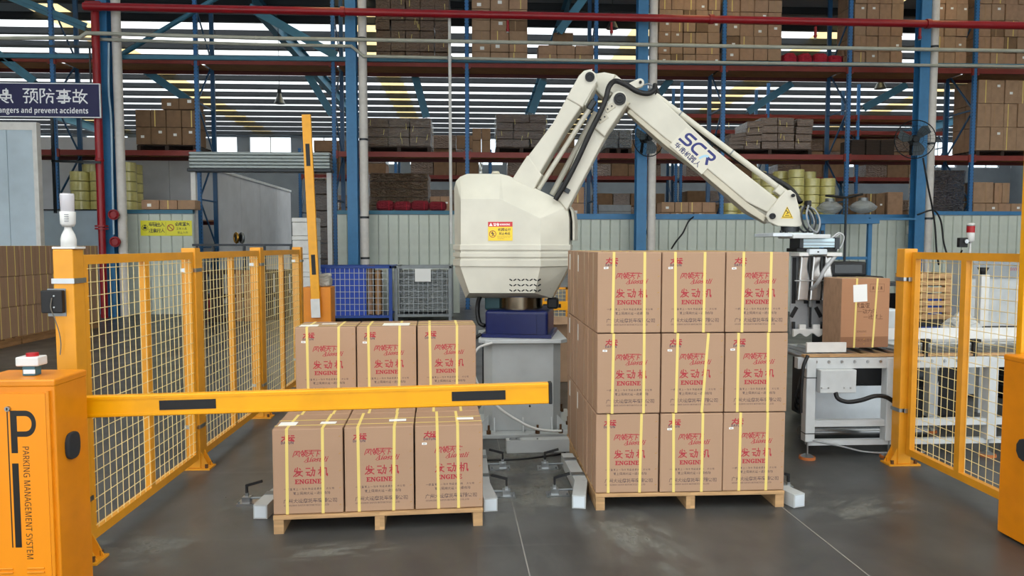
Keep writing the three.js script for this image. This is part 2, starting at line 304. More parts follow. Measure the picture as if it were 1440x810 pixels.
// ---------------------------------------------------------------- barrier gates
function striped(parent, x0, x1, y, z, h, rise, patches, capMat) {          // the boom: a box profile with black patches
  const L = x1 - x0, ang = Math.atan2(rise, L), g = new THREE.Group(); g.name = 'boom_arm'; g.position.set(x0, y, z); g.rotation.z = ang; parent.add(g);
  mb().rbox(L, h, 0.045, 0.006, L / 2, 0, 0).build('beam', mat.boom, g);
  mb().box(L - 0.01, 0.012, 0.006, L / 2, h / 2 - 0.012, 0.023).box(L - 0.01, 0.012, 0.006, L / 2, -h / 2 + 0.012, 0.023).build('edge_bead', mat.boom, g);
  mb().rbox(0.018, h + 0.004, 0.05, 0.004, L + 0.007, 0, 0).build('end_cap', mat.black, g);
  for (const [a, b, hh] of patches) mb().box(b - a, hh || 0.047, 0.003, (a + b) / 2, 0, 0.0245).build('reflective_patch', mat.black, g);
  return g;
}
const doorT = canvas(700, 1600, (c, w, h) => {
  c.fillStyle = '#ef900c'; c.fillRect(0, 0, w, h); c.translate(0, -76);
  c.fillStyle = '#15120e'; c.fillRect(330, 205, 12, 1070);
  c.fillRect(362, 205, 62, 330); c.fillRect(362, 615, 62, 660);
  c.strokeStyle = '#15120e'; c.lineWidth = 42; c.beginPath(); c.moveTo(395, 227); c.lineTo(500, 227); c.bezierCurveTo(612, 227, 612, 388, 500, 388); c.lineTo(424, 388); c.stroke();
  c.save(); c.translate(468, 480); c.rotate(Math.PI / 2); c.fillStyle = '#15120e'; c.font = '84px sans-serif'; c.scale(0.72, 1); c.fillText('PARKING MANAGEMENT SYSTEM', 0, 0); c.restore();
});
const doorM = new THREE.MeshStandardMaterial({ map: doorT, roughness: 0.36 });
{
  const zf = 3.2, zb = 3.46, xr = -1.86, top = 1.06, W = 0.36;
  const t = thing('barrier_gate', 'orange barrier cabinet lettered P, its yellow boom lowered across the cartons', 'barrier', [xr - W / 2, 0, -(zf + zb) / 2]);
  const D = zb - zf, c = mb();
  c.rbox(W, top - 0.03, D, 0.008, 0, (top - 0.03) / 2 + 0.01, 0).build('cabinet', mat.orange, t);
  mb().rbox(W + 0.006, 0.035, D + 0.006, 0.01, 0, top - 0.017, 0).build('lid', mat.orange, t);
  mb().box(W + 0.05, 0.012, D + 0.05, 0, 0.006, 0).build('base_plate', mat.orange, t);
  // the door with its lettering, an upright seam and a lock
  const dw = 0.315, dh = 0.92, d = meshOf('door', new THREE.BoxGeometry(dw, dh, 0.012), [mat.orange, mat.orange, mat.orange, mat.orange, doorM, mat.orange], t); d.position.set(-0.012, 0.54, D / 2 + 0.006);
  mb().box(0.014, dh + 0.02, 0.016, 0.155, 0.54, D / 2 + 0.006).build('door_seam', mat.orange, t);
  mb().cyl(0.011, 0.012, 0.012, -0.0, 0.395, 0.011, Math.PI / 2, 0, 0).build('lock', mat.steel, d).add(mb().box(0.003, 0.011, 0.004, -0.0, 0.395, 0.018).build('keyhole', mat.black));
  for (const [x, y] of [[-0.045, -0.325], [-0.045, -0.343], [0.09, -0.325], [0.09, -0.343]]) mb().rbox(0.075, 0.008, 0.008, 0.003, x, y, 0.008).build('vent_louvre', mat.orange, d);
  const cap = []; for (let i = 0; i < 24; i++) { const a = i / 24 * 6.283; cap.push([0.05 * Math.sign(Math.cos(a)) * Math.abs(Math.cos(a)) ** 0.75, 0.062 * Math.sign(Math.sin(a)) * Math.abs(Math.sin(a)) ** 0.75]); }
  mb().prism(cap, 0.02, 0.005, W / 2 + 0.008, 0.735, 0.02, 0, Math.PI / 2, 0).build('crank_cover', mat.rubber, t);
  // the boom, hinged behind the cabinet
  const p = at(135, 571, 3.55), q = at(775, 552, 3.55);
  const hx = p.x - 0.16, lx = -1.86 - W / 2;
  mb().rbox(0.12, 0.16, 0.1, 0.01, hx - lx + 0.02, p.y, -D / 2 - 0.05).build('boom_clamp', mat.orange, t);
  const k = (px) => (at(px, 560, 3.55).x - hx) / 1.0004;
  striped(t, hx - lx, q.x - lx - 0.012, p.y - 0.004, -(3.55 - (zf + zb) / 2), 0.106, q.y - p.y + 0.004, [[k(227), k(306), 0.047], [k(636), k(711), 0.047]]);
}
{
  const t = thing('emergency_stop_box', 'small white push button box with a red button on top of the cabinet lettered P', 'button box', [at(45, 523, 3.31).x, 1.061, -3.31]);
  mb().rbox(0.056, 0.045, 0.05, 0.004, 0, 0.0225, 0).build('base', std('#3d6a78', 0.5), t);
  mb().box(0.05, 0.018, 0.003, 0.004, 0.02, 0.026).build('sticker', mat.label, t);
  mb().rbox(0.1, 0.042, 0.075, 0.006, 0, 0.066, 0).build('housing', mat.white, t);
  mb().cyl(0.025, 0.025, 0.016, 0.005, 0.094, 0, 0, 0, 0, 24).build('button', mat.red, t);
}
{
  const xl = at(1406, 640, 3.86).x, zb = 3.86, D = 0.28, W = 0.36, zc = zb - D / 2, top = 1.035;
  const t = thing('barrier_gate', 'shaded orange barrier cabinet cut off at the edge, its boom raised upright', 'barrier', [xl + W / 2, 0, -zc]);
  mb().rbox(W, top - 0.03, D, 0.008, 0, (top - 0.03) / 2 + 0.01, 0).build('cabinet', mat.orange, t);
  mb().rbox(W + 0.006, 0.035, D + 0.006, 0.01, 0, top - 0.017, 0).build('lid', mat.orange, t);
  const cap = []; for (let i = 0; i < 10; i++) { const a = (i + 0.5) / 10 * 6.283; cap.push([0.05 * Math.cos(a), 0.062 * Math.sin(a)]); }
  mb().prism(cap, 0.03, 0.005, -W / 2 - 0.014, 0.54, 0.06, 0, Math.PI / 2, 0).build('crank_cover', mat.rubber, t);
  const b = new THREE.Group(); b.name = 'boom_arm'; b.position.set(at(1428, 480, 3.93).x - xl - W / 2 + 0.055, 0.82, -0.19); t.add(b);
  mb().rbox(0.106, 2.55, 0.045, 0.006, 0, 1.275, 0).build('beam', mat.boom, b);
  for (const y of [0.5, 1.6]) mb().box(0.047, 0.3, 0.003, 0, y, 0.0245).build('reflective_patch', mat.black, b);
  mb().rbox(0.14, 0.16, 0.1, 0.01, 0, 0.1, 0).build('boom_clamp', mat.orange, b);
}
{
  const z = 9.6, a = at(425, 404, z), b = at(465, 404, z), W = b.x - a.x, D = 0.28;
  const t = thing('barrier_gate', 'far orange barrier cabinet behind the front cartons, its yellow boom standing upright', 'barrier', [(a.x + b.x) / 2, 0, -z - D / 2]);
  mb().rbox(W, a.y - 0.012, D, 0.008, 0, a.y / 2 + 0.006, 0).build('cabinet', mat.orange, t);
  mb().box(W + 0.05, 0.012, D + 0.05, 0, 0.006, 0).build('base_plate', mat.orange, t);
  const p = at(445, 447, z - 0.05), q = at(430.5, 161, z - 0.05), h = new THREE.Group(); h.name = 'boom_arm'; h.position.set(p.x - (a.x + b.x) / 2, p.y, D / 2 + 0.04); h.rotation.z = Math.atan2(p.x - q.x, q.y - p.y); t.add(h);
  const L = Math.hypot(q.x - p.x, q.y - p.y), f = (py) => (at(440, py, z).y - p.y);
  mb().rbox(0.115, L, 0.045, 0.006, 0, L / 2, 0).build('beam', mat.boom, h);
  mb().rbox(0.12, 0.25, 0.02, 0.004, 0, 0.13, 0.034).build('hinge_plate', mat.white, h);
  for (const [u, v] of [[358, 386], [203, 234]]) mb().box(0.052, f(u) - f(v), 0.004, 0, (f(u) + f(v)) / 2, 0.025).build('reflective_patch', mat.black, h);
  const l = thing('warning_sign_stack', 'crumpled clear wrapping lying on the far orange barrier cabinet', 'wrapping', [(a.x + b.x) / 2 + 0.06, a.y, -z - D / 2]);
  mb().rbox(0.22, 0.13, 0.2, 0.03, 0, 0.066, 0).rbox(0.18, 0.05, 0.16, 0.02, 0.02, 0.15, 0, 0, 0.3, 0.1).build('wrapping', std('#c9c4b8', 0.35, 0, { bumpMap: rep(crinkleT, 0.3), bumpScale: 0.02 }), l);
  l.name = 'plastic_wrapping';
  // its partner on the other side of the lane, lowered, seen in the gap between the robot and the cartons
  const c2 = at(760, 430, 9.4), e2 = at(850, 430, 9.4), t2 = thing('barrier_gate', 'far barrier behind the tall carton stack, its lowered boom showing beside the robot', 'barrier', [e2.x + 0.2, 0, -9.6]);
  mb().rbox(0.36, 1.03, 0.28, 0.008, 0, 0.527, 0).build('cabinet', mat.orange, t2);
  mb().box(0.41, 0.012, 0.33, 0, 0.006, 0).build('base_plate', mat.orange, t2);
  const bm = new THREE.Group(); bm.name = 'boom_arm'; bm.position.set(0, c2.y, 0.2); t2.add(bm);
  const L2 = e2.x + 0.2 - c2.x + 0.6; mb().rbox(L2, 0.12, 0.045, 0.006, -L2 / 2, 0, 0).build('beam', mat.boom, bm);
  mb().box(0.24, 0.05, 0.003, at(776, 430, 9.4).x - e2.x - 0.2, 0, 0.0245).build('reflective_patch', mat.black, bm);
}

// ---------------------------------------------------------------- mesh fences
function post(label, x, z, h, plateDir) {
  const t = thing('fence_post', label, 'fence post', [x, 0, -z]);
  mb().rbox(0.1, h - 0.012, 0.1, 0.006, 0, h / 2 + 0.006, 0).build('upright', mat.fence, t);
  const bp = mb().box(0.24, 0.012, 0.125, 0, 0.006, 0).build('base_plate', mat.fence, t);
  for (const bx of [-0.09, 0.09]) for (const bz of [-0.042, 0.042]) mb().cyl(0.012, 0.012, 0.03, bx, 0.025, bz, 0, 0, 0, 6).build('bolt', mat.bolt, bp);
  const s = plateDir, gp = s > 0 ? [[0, 0], [0.06, 0], [0, 0.12]] : [[0, 0], [0, 0.12], [-0.06, 0]];
  for (const gz of [0.035, -0.035]) mb().prism(gp, 0.008, 0, 0.05 * s, 0.012, gz).build('gusset', mat.fence, t);
  return t;
}
function clamp(parent, y, dz) { mb().box(0.112, 0.026, 0.004, 0, y, 0.053).box(0.004, 0.026, 0.112, 0.054, y, 0).box(0.004, 0.026, 0.112, -0.054, y, 0).box(0.05, 0.03, 0.006, 0, y, dz > 0 ? 0.07 : -0.07).build('clamp', mat.steel, parent); }
function fencePanel(label, x, z0, z1, yb, yt, cells = 21, mid = true) {      // stands in a plane of constant x, from z0 to z1 ahead
  const L = z1 - z0, t = thing('mesh_fence', label, 'fence panel', [x, 0, -(z0 + z1) / 2]);
  mb().box(0.04, 0.05, L, 0, yt - 0.025, 0).build('top_rail', mat.fence, t);
  mb().box(0.04, 0.05, L, 0, yb + 0.025, 0).build('bottom_rail', mat.fence, t);
  for (const s of [1, -1]) mb().box(0.04, yt - yb - 0.1, 0.04, 0, (yb + yt) / 2, s * (L / 2 - 0.02)).build('stile', mat.fence, t);
  if (mid) mb().box(0.04, yt - yb - 0.1, 0.05, 0, (yb + yt) / 2, 0).build('middle_stile', mat.fence, t);
  const w = mb(), n = cells, m = Math.round((yt - yb) / 0.072);
  for (let i = 1; i < n; i++) w.cyl(0.0023, 0.0023, yt - yb - 0.08, 0.016, (yb + yt) / 2, -L / 2 + L * i / n, 0, 0, 0, 5);
  for (let j = 1; j < m; j++) w.cyl(0.0023, 0.0023, L - 0.06, 0.0205, yb + (yt - yb) * j / m, 0, Math.PI / 2, 0, 0, 5);
  w.build('wire_mesh', mat.wire, t).userData.kind = 'stuff';
  return t;
}
{
  const X = -2.08, zp = [3.74, 5.3, 6.86, 8.4], H = 1.63;
  const words = ['near yellow fence post carrying the white beacon and a black sensor box', 'second yellow fence post from the beacon, its bolted foot in plain view', 'third yellow fence post from the beacon', 'last yellow fence post of the run, nearest the far raised boom'];
  zp.forEach((z, i) => { const t = post(words[i], X, z, H, 1); clamp(t, 1.47, i ? 1 : -1); clamp(t, 0.32, -1); });
  const pw = ['nearest yellow mesh fence panel, between the beacon post and the second post', 'middle yellow mesh fence panel, between the second and third posts', 'farthest yellow mesh fence panel, ending beside the far raised boom'];
  for (let i = 0; i < 3; i++) fencePanel(pw[i], X + 0.02, zp[i] + 0.065, zp[i + 1] - 0.065, 0.08, 1.6);
  // black sensor on the first post
  const s = thing('sensor_box', 'flat black sensor box with a thin dangling cable on the near fence post', 'sensor', [X - 0.045, at(91, 424, 3.68).y, -3.685]);
  mb().rbox(0.105, 0.115, 0.03, 0.006, 0, 0, 0.012).build('housing', mat.black, s);
  mb().box(0.09, 0.14, 0.003, 0.01, -0.005, -0.004).build('back_plate', mat.dullSteel, s);
  mb().cyl(0.004, 0.004, 0.004, 0.015, 0.03, 0.029, Math.PI / 2, 0, 0, 10).cyl(0.004, 0.004, 0.004, 0.014, -0.027, 0.029, Math.PI / 2, 0, 0, 10).build('screw_heads', mat.steel, s);
  mb().tube([V(0.005, 0.02, 0.03), V(0.0, -0.03, 0.033), V(0.012, -0.08, 0.026), V(0.026, -0.16, 0.014), V(0.028, -0.22, 0.008), V(0.022, -0.27, 0.008)], 0.0025, 30, 6).build('cable', std('#6f6a60', 0.6), s);
  // white beacon on top of the first post
  const b = thing('warning_beacon', 'white signal beacon standing on a square plate atop the near fence post', 'beacon', [X + 0.005, H, -3.74]);
  mb().rbox(0.115, 0.012, 0.1, 0.003, 0, 0.007, 0).build('plate', mat.white, b);
  mb().lathe([[0, 0.012], [0.035, 0.012], [0.036, 0.05], [0.03, 0.075], [0.018, 0.1], [0.016, 0.115], [0, 0.115]], 0, 0, 0).build('bracket', mat.white, b);
  const bd = mb().lathe([[0, 0.115], [0.026, 0.115], [0.034, 0.13], [0.036, 0.19], [0, 0.19]], 0, 0, 0).build('body', mat.white, b);
  for (let i = 0; i < 4; i++) mb().rbox(0.022, 0.004, 0.004, 0.0015, 0.012, 0.142 + i * 0.011, 0.034).build('sound_slot', std('#8c8f92', 0.6), bd);
  mb().lathe([[0, 0.19], [0.031, 0.19], [0.033, 0.27], [0.031, 0.282], [0, 0.284]], 0, 0, 0).build('lens', new THREE.MeshPhysicalMaterial({ color: '#e9e6ea', roughness: 0.25, transmission: 0.35, thickness: 0 }), b);
  const XR = 3.2;
  const r = post('yellow fence post with a bolted foot in front of the conveyor', XR, 5.14, 1.625, -1); clamp(r, 1.4, 1); clamp(r, 0.42, 1);
  fencePanel('yellow mesh fence panel in front of the conveyor, beside the shaded cabinet', XR + 0.02, 3.97, 5.075, 0.09, 1.6, 17);
}
// far low mesh panel seen between the robot foot and the cartons
{
  const a = at(764, 404, 10.2), b = at(850, 404, 10.2), t = thing('mesh_fence', 'far small fence panel of pale mesh behind the far lowered boom', 'fence panel', [(a.x + b.x) / 2, 0, -10.2]);
  const h = a.y, W = b.x - a.x, w = mb(); mb().box(W, 0.03, 0.03, 0, h - 0.015, 0).box(W, 0.03, 0.03, 0, 0.06, 0).box(0.03, h, 0.03, -W / 2, h / 2, 0).box(0.03, h, 0.03, W / 2, h / 2, 0).box(0.03, h, 0.03, at(797, 404, 10.2).x - (a.x + b.x) / 2, h / 2, 0).build('frame', mat.fence, t);
  for (let i = 1; i < 16; i++) w.cyl(0.003, 0.003, h - 0.06, -W / 2 + W * i / 16, h / 2, 0, 0, 0, 0, 5); for (let i = 1; i < 20; i++) w.cyl(0.003, 0.003, W, 0, h * i / 20, 0.004, 0, 0, Math.PI / 2, 5);
  w.build('wire_mesh', mat.wire, t).userData.kind = 'stuff';
}
// ---------------------------------------------------------------- printed engine cartons
const CW = 0.4, CH = 0.5, CD = 0.35;
const printT = canvas(1024, 1024, (c, w, h) => {
  c.fillStyle = '#b08e73'; c.fillRect(0, 0, w, h);
  for (let y = 0; y < h; y += 2) { c.fillStyle = `rgba(90,55,30,${0.02 + 0.03 * rnd()})`; c.fillRect(0, y, w, 1); }
  speckle(c, w, h, 5000, 'rgba(80,50,30,0.05)', 'rgba(255,230,200,0.05)');
  const U = 819, red = '#a8303a', ink = '#5d4b4a';                         // the face is 819 wide, 1024 tall
  // maker's mark: two red characters over a dark word
  han(c, '大运', 0.135 * U, 0.072 * h, 70, 14, red, 1.06, 0.1);
  c.fillStyle = '#4c3a52'; c.font = 'bold 42px sans-serif'; c.save(); c.translate(0.12 * U, 0.176 * h); c.scale(1.06, 1); c.fillText('DAYUN', 0, 0); c.restore();
  han(c, '风领天下', 0.29 * U, 0.255 * h, 74, 9, red, 1.1, 0.22);
  c.fillStyle = red; c.fillRect(0.5 * U, 0.25 * h, 0.17 * U, 4);
  c.save(); c.font = 'italic bold 78px serif'; c.translate(0.44 * U, 0.39 * h); c.transform(1, 0, -0.25, 1, 0, 0); c.scale(0.98, 1); c.fillText('Aiosuli', 0, 0); c.restore();
  c.strokeStyle = red; c.lineWidth = 4; c.beginPath(); c.moveTo(0.46 * U, 0.4 * h); c.lineTo(0.72 * U, 0.345 * h); c.stroke();
  han(c, '发动机', 0.295 * U, 0.455 * h, 104, 12, red, 1.4);
  c.fillStyle = red; c.font = 'bold 72px serif'; c.save(); c.translate(0.31 * U, 0.645 * h); c.scale(1.07, 1); c.fillText('ENGINE', 0, 0); c.strokeStyle = red; c.lineWidth = 4; c.strokeText('ENGINE', 0, 0); c.restore();
  c.fillStyle = ink; c.font = '17px serif'; c.fillText('2000', 0.15 * U, 0.712 * h);
  han(c, '质量更上一功中国造选择用', 0.2 * U, 0.695 * h, 24, 3, ink, 1.45); han(c, '大公司', 0.76 * U, 0.695 * h, 22, 3, ink, 1.5);
  han(c, '更上使用大运', 0.285 * U, 0.742 * h, 32, 4, ink, 1.25); c.fillStyle = ink; c.fillRect(0.585 * U, 0.756 * h, 22, 5); han(c, '选择成功', 0.625 * U, 0.742 * h, 32, 4, ink, 1.25);
  han(c, '广州大运摩托车有限公司', 0.15 * U, 0.822 * h, 48, 5.5, ink, 1.19);
  c.fillStyle = ink; c.font = 'bold 27px serif'; c.save(); c.translate(0.15 * U, 0.908 * h); c.scale(0.86, 1); c.fillText('GUANGZHOU DAYUN MOTORCYCLE CO.,LTD', 0, 0); c.restore();
  // the remaining strip is bare board for the other faces
  c.fillStyle = '#a6846a'; c.fillRect(U, 0, w - U, h); for (let y = 0; y < h; y += 3) { c.fillStyle = `rgba(90,55,30,${0.05 * rnd()})`; c.fillRect(U, y, w - U, 2); }
});
const printM = new THREE.MeshStandardMaterial({ map: printT, roughness: 0.82 });
function printBox(w, h, d, r, part) {                                      // the front face takes the print, the rest bare board
  let g = new RoundedBoxGeometry(w, h, d, 2, r); if (g.index) g = g.toNonIndexed();
  const p = g.attributes.position, n = g.attributes.normal, uv = g.attributes.uv;
  for (let i = 0; i < p.count; i += 3) {
    const front = (n.getZ(i) + n.getZ(i + 1) + n.getZ(i + 2)) / 3 > 0.6;
    for (let k = i; k < i + 3; k++) {
      const x = p.getX(k), y = p.getY(k), z = p.getZ(k);
      if (front) uv.setXY(k, (x / w + 0.5) * part, y / h + 0.5); else uv.setXY(k, part + 0.01 + (0.98 - part) * (0.5 + (Math.abs(n.getX(k)) > 0.5 ? z / d : x / w) * 0.9), Math.abs(n.getY(k)) > 0.5 ? z / d + 0.5 : y / h + 0.5);
    }
  }
  return g;
}
const bodyG = printBox(CW - 0.006, CH - 0.004, CD - 0.006, 0.006, 0.8);
const stickerT = canvas(64, 32, (c, w, h) => { c.fillStyle = '#f4f3f0'; c.fillRect(0, 0, w, h); c.fillStyle = '#333'; for (let i = 0; i < 12; i++) c.fillRect(14 + i * 3, 10, rr(1, 2.4), 12); });
const stickerM = new THREE.MeshStandardMaterial({ map: stickerT, roughness: 0.6 });
function strapGeo(x, lean) {                                                // a flat band round front, top, back and foot
  const w = 0.0165, t = 0.0012, m = mb(), Y = CH / 2 - 0.002, Z = CD / 2 - 0.003;
  return m.box(w, 2 * Y, t, x, 0, Z + t / 2, 0, 0, lean).box(w, 2 * Y, t, x, 0, -Z - t / 2, 0, 0, lean).box(w, t, 2 * Z, x - lean * Y, Y + t / 2, 0).box(w, t, 2 * Z, x + lean * Y, -Y - t / 2, 0).geo();
}
const straps = []; for (let i = 0; i < 6; i++) straps.push([strapGeo(-0.108 + rr(-0.016, 0.02), rr(-0.014, 0.014)), strapGeo(0.082 + rr(-0.018, 0.02), rr(-0.022, 0.014))]);
straps.push([strapGeo(-0.066, 0.012), strapGeo(0.052, 0.008)], [strapGeo(-0.1, -0.012), strapGeo(0.078, -0.07)]);
const stapleG = (() => { const m = mb(); for (let i = 0; i < 5; i++) m.box(0.012, 0.0025, 0.002, CW / 2 - 0.02, 0.2 - i * 0.1, CD / 2 - 0.0025, 0, 0, 0.5).box(0.002, 0.0025, 0.012, CW / 2 - 0.0035, 0.2 - i * 0.1, CD / 2 - 0.02); return m.geo(); })();
const crossG = mb().box(CW - 0.004, 0.0012, 0.008, 0, CH / 2 - 0.0004, 0.1).box(CW - 0.004, 0.0012, 0.008, 0, CH / 2 - 0.0004, -0.02).geo();
const stickG = new THREE.BoxGeometry(0.028, 0.0125, 0.001), edgeG = mb().box(0.004, CH - 0.02, 0.002, 0, 0, 0).geo();
function engineCarton(label, p, turn, o = {}) {
  const t = thing('engine_carton', label, 'carton', [p[0], p[1] + CH / 2, p[2]], turn);
  if (o.group) t.userData.group = o.group;
  meshOf('carton_body', bodyG, printM, t);
  const s = straps[o.strap ?? Math.floor(rnd() * 6)];
  meshOf('strap', s[0], mat.strap, t); meshOf('strap', s[1], mat.strap, t);
  if (o.sticker) { const k = meshOf('barcode_sticker', stickG, stickerM, t); k.position.set(-0.145 + rr(-0.008, 0.008), 0.148 + rr(-0.008, 0.008), CD / 2 - 0.0022); k.rotation.z = rr(-0.05, 0.08); }
  if (o.staples) meshOf('staples', stapleG, mat.brass, t);
  if (o.cross) { meshOf('cross_strap', crossG, mat.strap, t); for (const [x, z, w, d] of o.sheets || []) mb().box(w, 0.001, d, x, CH / 2 - 0.0006, z, 0, rr(-0.05, 0.05), 0).build('paper_sheet', mat.label, t); }
  if (o.sideLabel) mb().box(0.001, 0.12, 0.06, -CW / 2 + 0.0026, 0.16, o.sideLabel).build('side_label', mat.label, t);
  if (o.seam) mb().box(0.0015, CH - 0.02, 0.05, -CW / 2 + 0.0028, 0, 0.02).build('tape_seam', mat.tapeTan, t);
  return t;
}
function pallet(label, x, z, w, d, h, turn) {                              // centre of the pallet in plan
  const t = thing('wooden_pallet', label, 'pallet', [x, 0, z], turn), th = 0.022;
  const n = 7, bw = d / n * 0.72;
  for (let i = 0; i < n; i++) { const m = mb().box(w, th, bw, 0, h - th / 2, -d / 2 + bw / 2 + (d - bw) * i / (n - 1)).build('deck_board', mat.wood, t); m.position.y = rr(-0.001, 0.0005); }
  for (const s of [-1, 0, 1]) mb().box(0.055, h - th - 0.002, d, s * (w / 2 - 0.03), (h - th - 0.002) / 2, 0).build('bearer', mat.wood, t);
  return t;
}
const PH = 0.105;
{
  // left pallet: one low row in front, a second layer behind it
  const a = at(378, 742, 4.13), w = 1.2, z0 = 4.08, turn = 0.055, cx = at(378, 700, 4.1).x + w / 2, cz = -(z0 + CD * 2);
  const g = new THREE.Group(); g.position.set(cx, 0, cz); g.rotation.y = turn; g.updateMatrixWorld(true);
  const put = (lx, lz) => { const v = V(lx, 0, lz).applyMatrix4(g.matrixWorld); return v; };
  pallet('pale wooden pallet under the low cartons behind the lowered boom', cx, cz, w, CD * 4 + 0.02, PH, turn);
  const col = ['left', 'middle', 'right'], fw = ['printed engine carton at the front corner of the low pallet, next to the mesh fence', 'printed engine carton in the middle of the front row on the low pallet', 'printed engine carton of the low front row, next to the floor locating rail'];
  const tw = ['upper printed engine carton behind the boom, closest to the mesh fence', 'middle of the three upper printed engine cartons behind the boom', 'upper printed engine carton behind the boom, closest to the robot pedestal'];
  for (let i = 0; i < 3; i++) for (let r = 0; r < 4; r++) {
    if (r === 3) continue;
    const v = put((i - 1) * (CW + 0.002), CD * 1.5 - r * (CD + 0.002));
    engineCarton(r === 0 ? fw[i] : `low pallet carton ${['', 'directly behind the front one', 'two behind the front one'][r]}, ${['on the mesh fence side', 'in the middle', 'on the pedestal side'][i]}`, [v.x, PH + 0.001, v.z], turn + (r ? 0 : rr(-0.012, 0.012)), { sticker: r === 0 && i === 2, staples: true, strap: r === 0 && i === 2 ? 6 : undefined, cross: r === 0, sheets: i === 0 ? [[-0.13, 0.06, 0.1, 0.09], [0.1, 0.05, 0.09, 0.05]] : [[0.1, 0.03, 0.1, 0.05]], group: r ? 'hidden cartons of the low pallet' : undefined });
    if (r === 2) engineCarton(tw[i], [v.x, PH + CH + 0.003, v.z], turn + rr(-0.012, 0.012), { sticker: i < 2, staples: true, cross: true, sheets: i === 0 ? [[-0.12, 0.08, 0.12, 0.1], [0.0, -0.02, 0.1, 0.05]] : i === 1 ? [[0.06, 0.06, 0.18, 0.14]] : [] });
  }
}
{
  // right pallet: three by three at the front, four deep
  const x0 = 0.735, z0 = 4.31, rows = 4, D = rows * (CD + 0.003), cx = x0 + 0.6 + 0.002;
  pallet('pale wooden pallet carrying the tall stack of printed cartons', cx, -(z0 + D / 2), 1.2, D, PH, 0);
  const layer = ['bottom', 'middle', 'top'], colW = ['in the column nearest the robot pedestal', 'in the middle column', 'in the column nearest the conveyor'];
  for (let L = 0; L < 3; L++) for (let i = 0; i < 3; i++) for (let r = 0; r < rows; r++) {
    if (i > 0 && r > 0 && !(i === 2)) { if (L < 2 && r < 3) continue; }
    const lab = r === 0 ? `front carton of the tall stack, ${layer[L]} layer, ${colW[i]}` : i === 0 ? `${layer[L]} layer carton ${['', 'directly behind the front one', 'two behind the front one', 'at the back corner'][r]} on the tall stack side facing the robot` : `${layer[L]} layer carton ${['', 'directly behind', 'two behind', 'three behind'][r]} the front one, ${i === 1 ? 'middle column' : 'conveyor side'} of the tall stack`;
    engineCarton(lab, [x0 + CW / 2 + i * (CW + 0.002) + rr(-0.003, 0.003) - L * 0 , PH + 0.001 + L * (CH + 0.002), -(z0 + CD / 2 + r * (CD + 0.003)) + rr(-0.004, 0.004)], rr(-0.006, 0.006), { sticker: r === 0 && !(L === 0 && i === 0), staples: (i + L) % 2 === 0 || i === 2, strap: L === 1 && i === 1 && r === 0 ? 7 : undefined, sideLabel: i === 0 && r === 2 ? 0.05 : i === 0 && r === 3 ? -0.03 : 0, seam: i === 0, group: i > 0 && r > 0 ? `hidden ${layer[L]} layer cartons of the tall stack` : undefined });
  }
}
// ---------------------------------------------------------------- pallet locating rails and clamps bolted to the floor
function locatingRail(label, foot, tip, bend, up) {
  const t = thing('locating_rail', label, 'floor rail');
  mb().bar(foot, bend, 0.085, 0.085).build('rail', mat.paleGrey, t);
  mb().bar(bend, tip, 0.085, 0.085).build('flared_end', mat.paleGrey, t);
  const d = tip.clone().sub(bend).normalize(), e = tip.clone().addScaledVector(d, 0.001);
  mb().bar(e, e.clone().addScaledVector(d, 0.002), 0.07, 0.07).build('end_plate', mat.whiteBlue, t);
  for (const k of [0.25, 0.8]) { const c = foot.clone().lerp(bend, k); mb().box(0.09, 0.006, 0.06, c.x, c.y + 0.045, c.z).build('splice_mark', mat.dullSteel, t); }
  return t;
}
const fl = (px, py, y = 0) => { let lo = 1, hi = 30; for (let i = 0; i < 50; i++) { const m = (lo + hi) / 2; at(px, py, m).y < y ? hi = m : lo = m; } return at(px, py, lo); };
locatingRail('grey square floor rail with a flared open end beside the low pallet', fl(675, 640, 0.045), fl(690, 710, 0.045), fl(680, 688, 0.045));
locatingRail('grey square floor rail with a flared end beside the tall stack', fl(797, 645, 0.045), fl(814, 706, 0.045), fl(817, 684, 0.045));
locatingRail('short grey floor rail end poking out beyond the low pallet corner', fl(400, 690, 0.045), fl(366, 720, 0.045), fl(380, 706, 0.045));
locatingRail('short grey floor rail end poking out past the conveyor side of the tall stack', fl(1080, 680, 0.045), fl(1124, 704, 0.045), fl(1098, 692, 0.045));
function toggleClamp(label, px, py, dir) {
  const p = fl(px, py), t = thing('toggle_clamp', label, 'clamp', [p.x, 0, p.z]);
  mb().box(0.15, 0.012, 0.09, 0, 0.006, 0).build('base_plate', mat.steel, t);
  mb().box(0.05, 0.035, 0.05, -0.02 * dir, 0.03, 0).box(0.02, 0.05, 0.02, -0.02 * dir, 0.045, 0).build('body', mat.steel, t);
  mb().cyl(0.008, 0.008, 0.12, 0.06 * dir, 0.036, 0, 0, 0, Math.PI / 2, 10).build('plunger', mat.dullSteel, t);
  mb().box(0.014, 0.06, 0.016, -0.02 * dir, 0.095, 0).bar(V(-0.02 * dir, 0.118, 0), V(-0.02 * dir + (dir > 0 ? 0.1 : -0.1), 0.118 + 0.03, 0.01), 0.014, 0.016).build('handle', mat.black, t);
  for (const x of [-0.06, 0.06]) mb().cyl(0.007, 0.007, 0.012, x, 0.017, 0.033, 0, 0, 0, 6).build('bolt', mat.dullSteel, t);
}
toggleClamp('steel toggle clamp with black handle, upper one beside the low pallet rail', 703, 659, -1);
toggleClamp('steel toggle clamp with black handle, lower one beside the low pallet rail', 708, 698, -1);
toggleClamp('steel toggle clamp with black handle, upper one beside the tall stack rail', 770, 659, 1);
toggleClamp('steel toggle clamp with black handle, lower one beside the tall stack rail', 784, 696, 1);
toggleClamp('steel toggle clamp by the outer corner of the low pallet', 352, 708, 1);
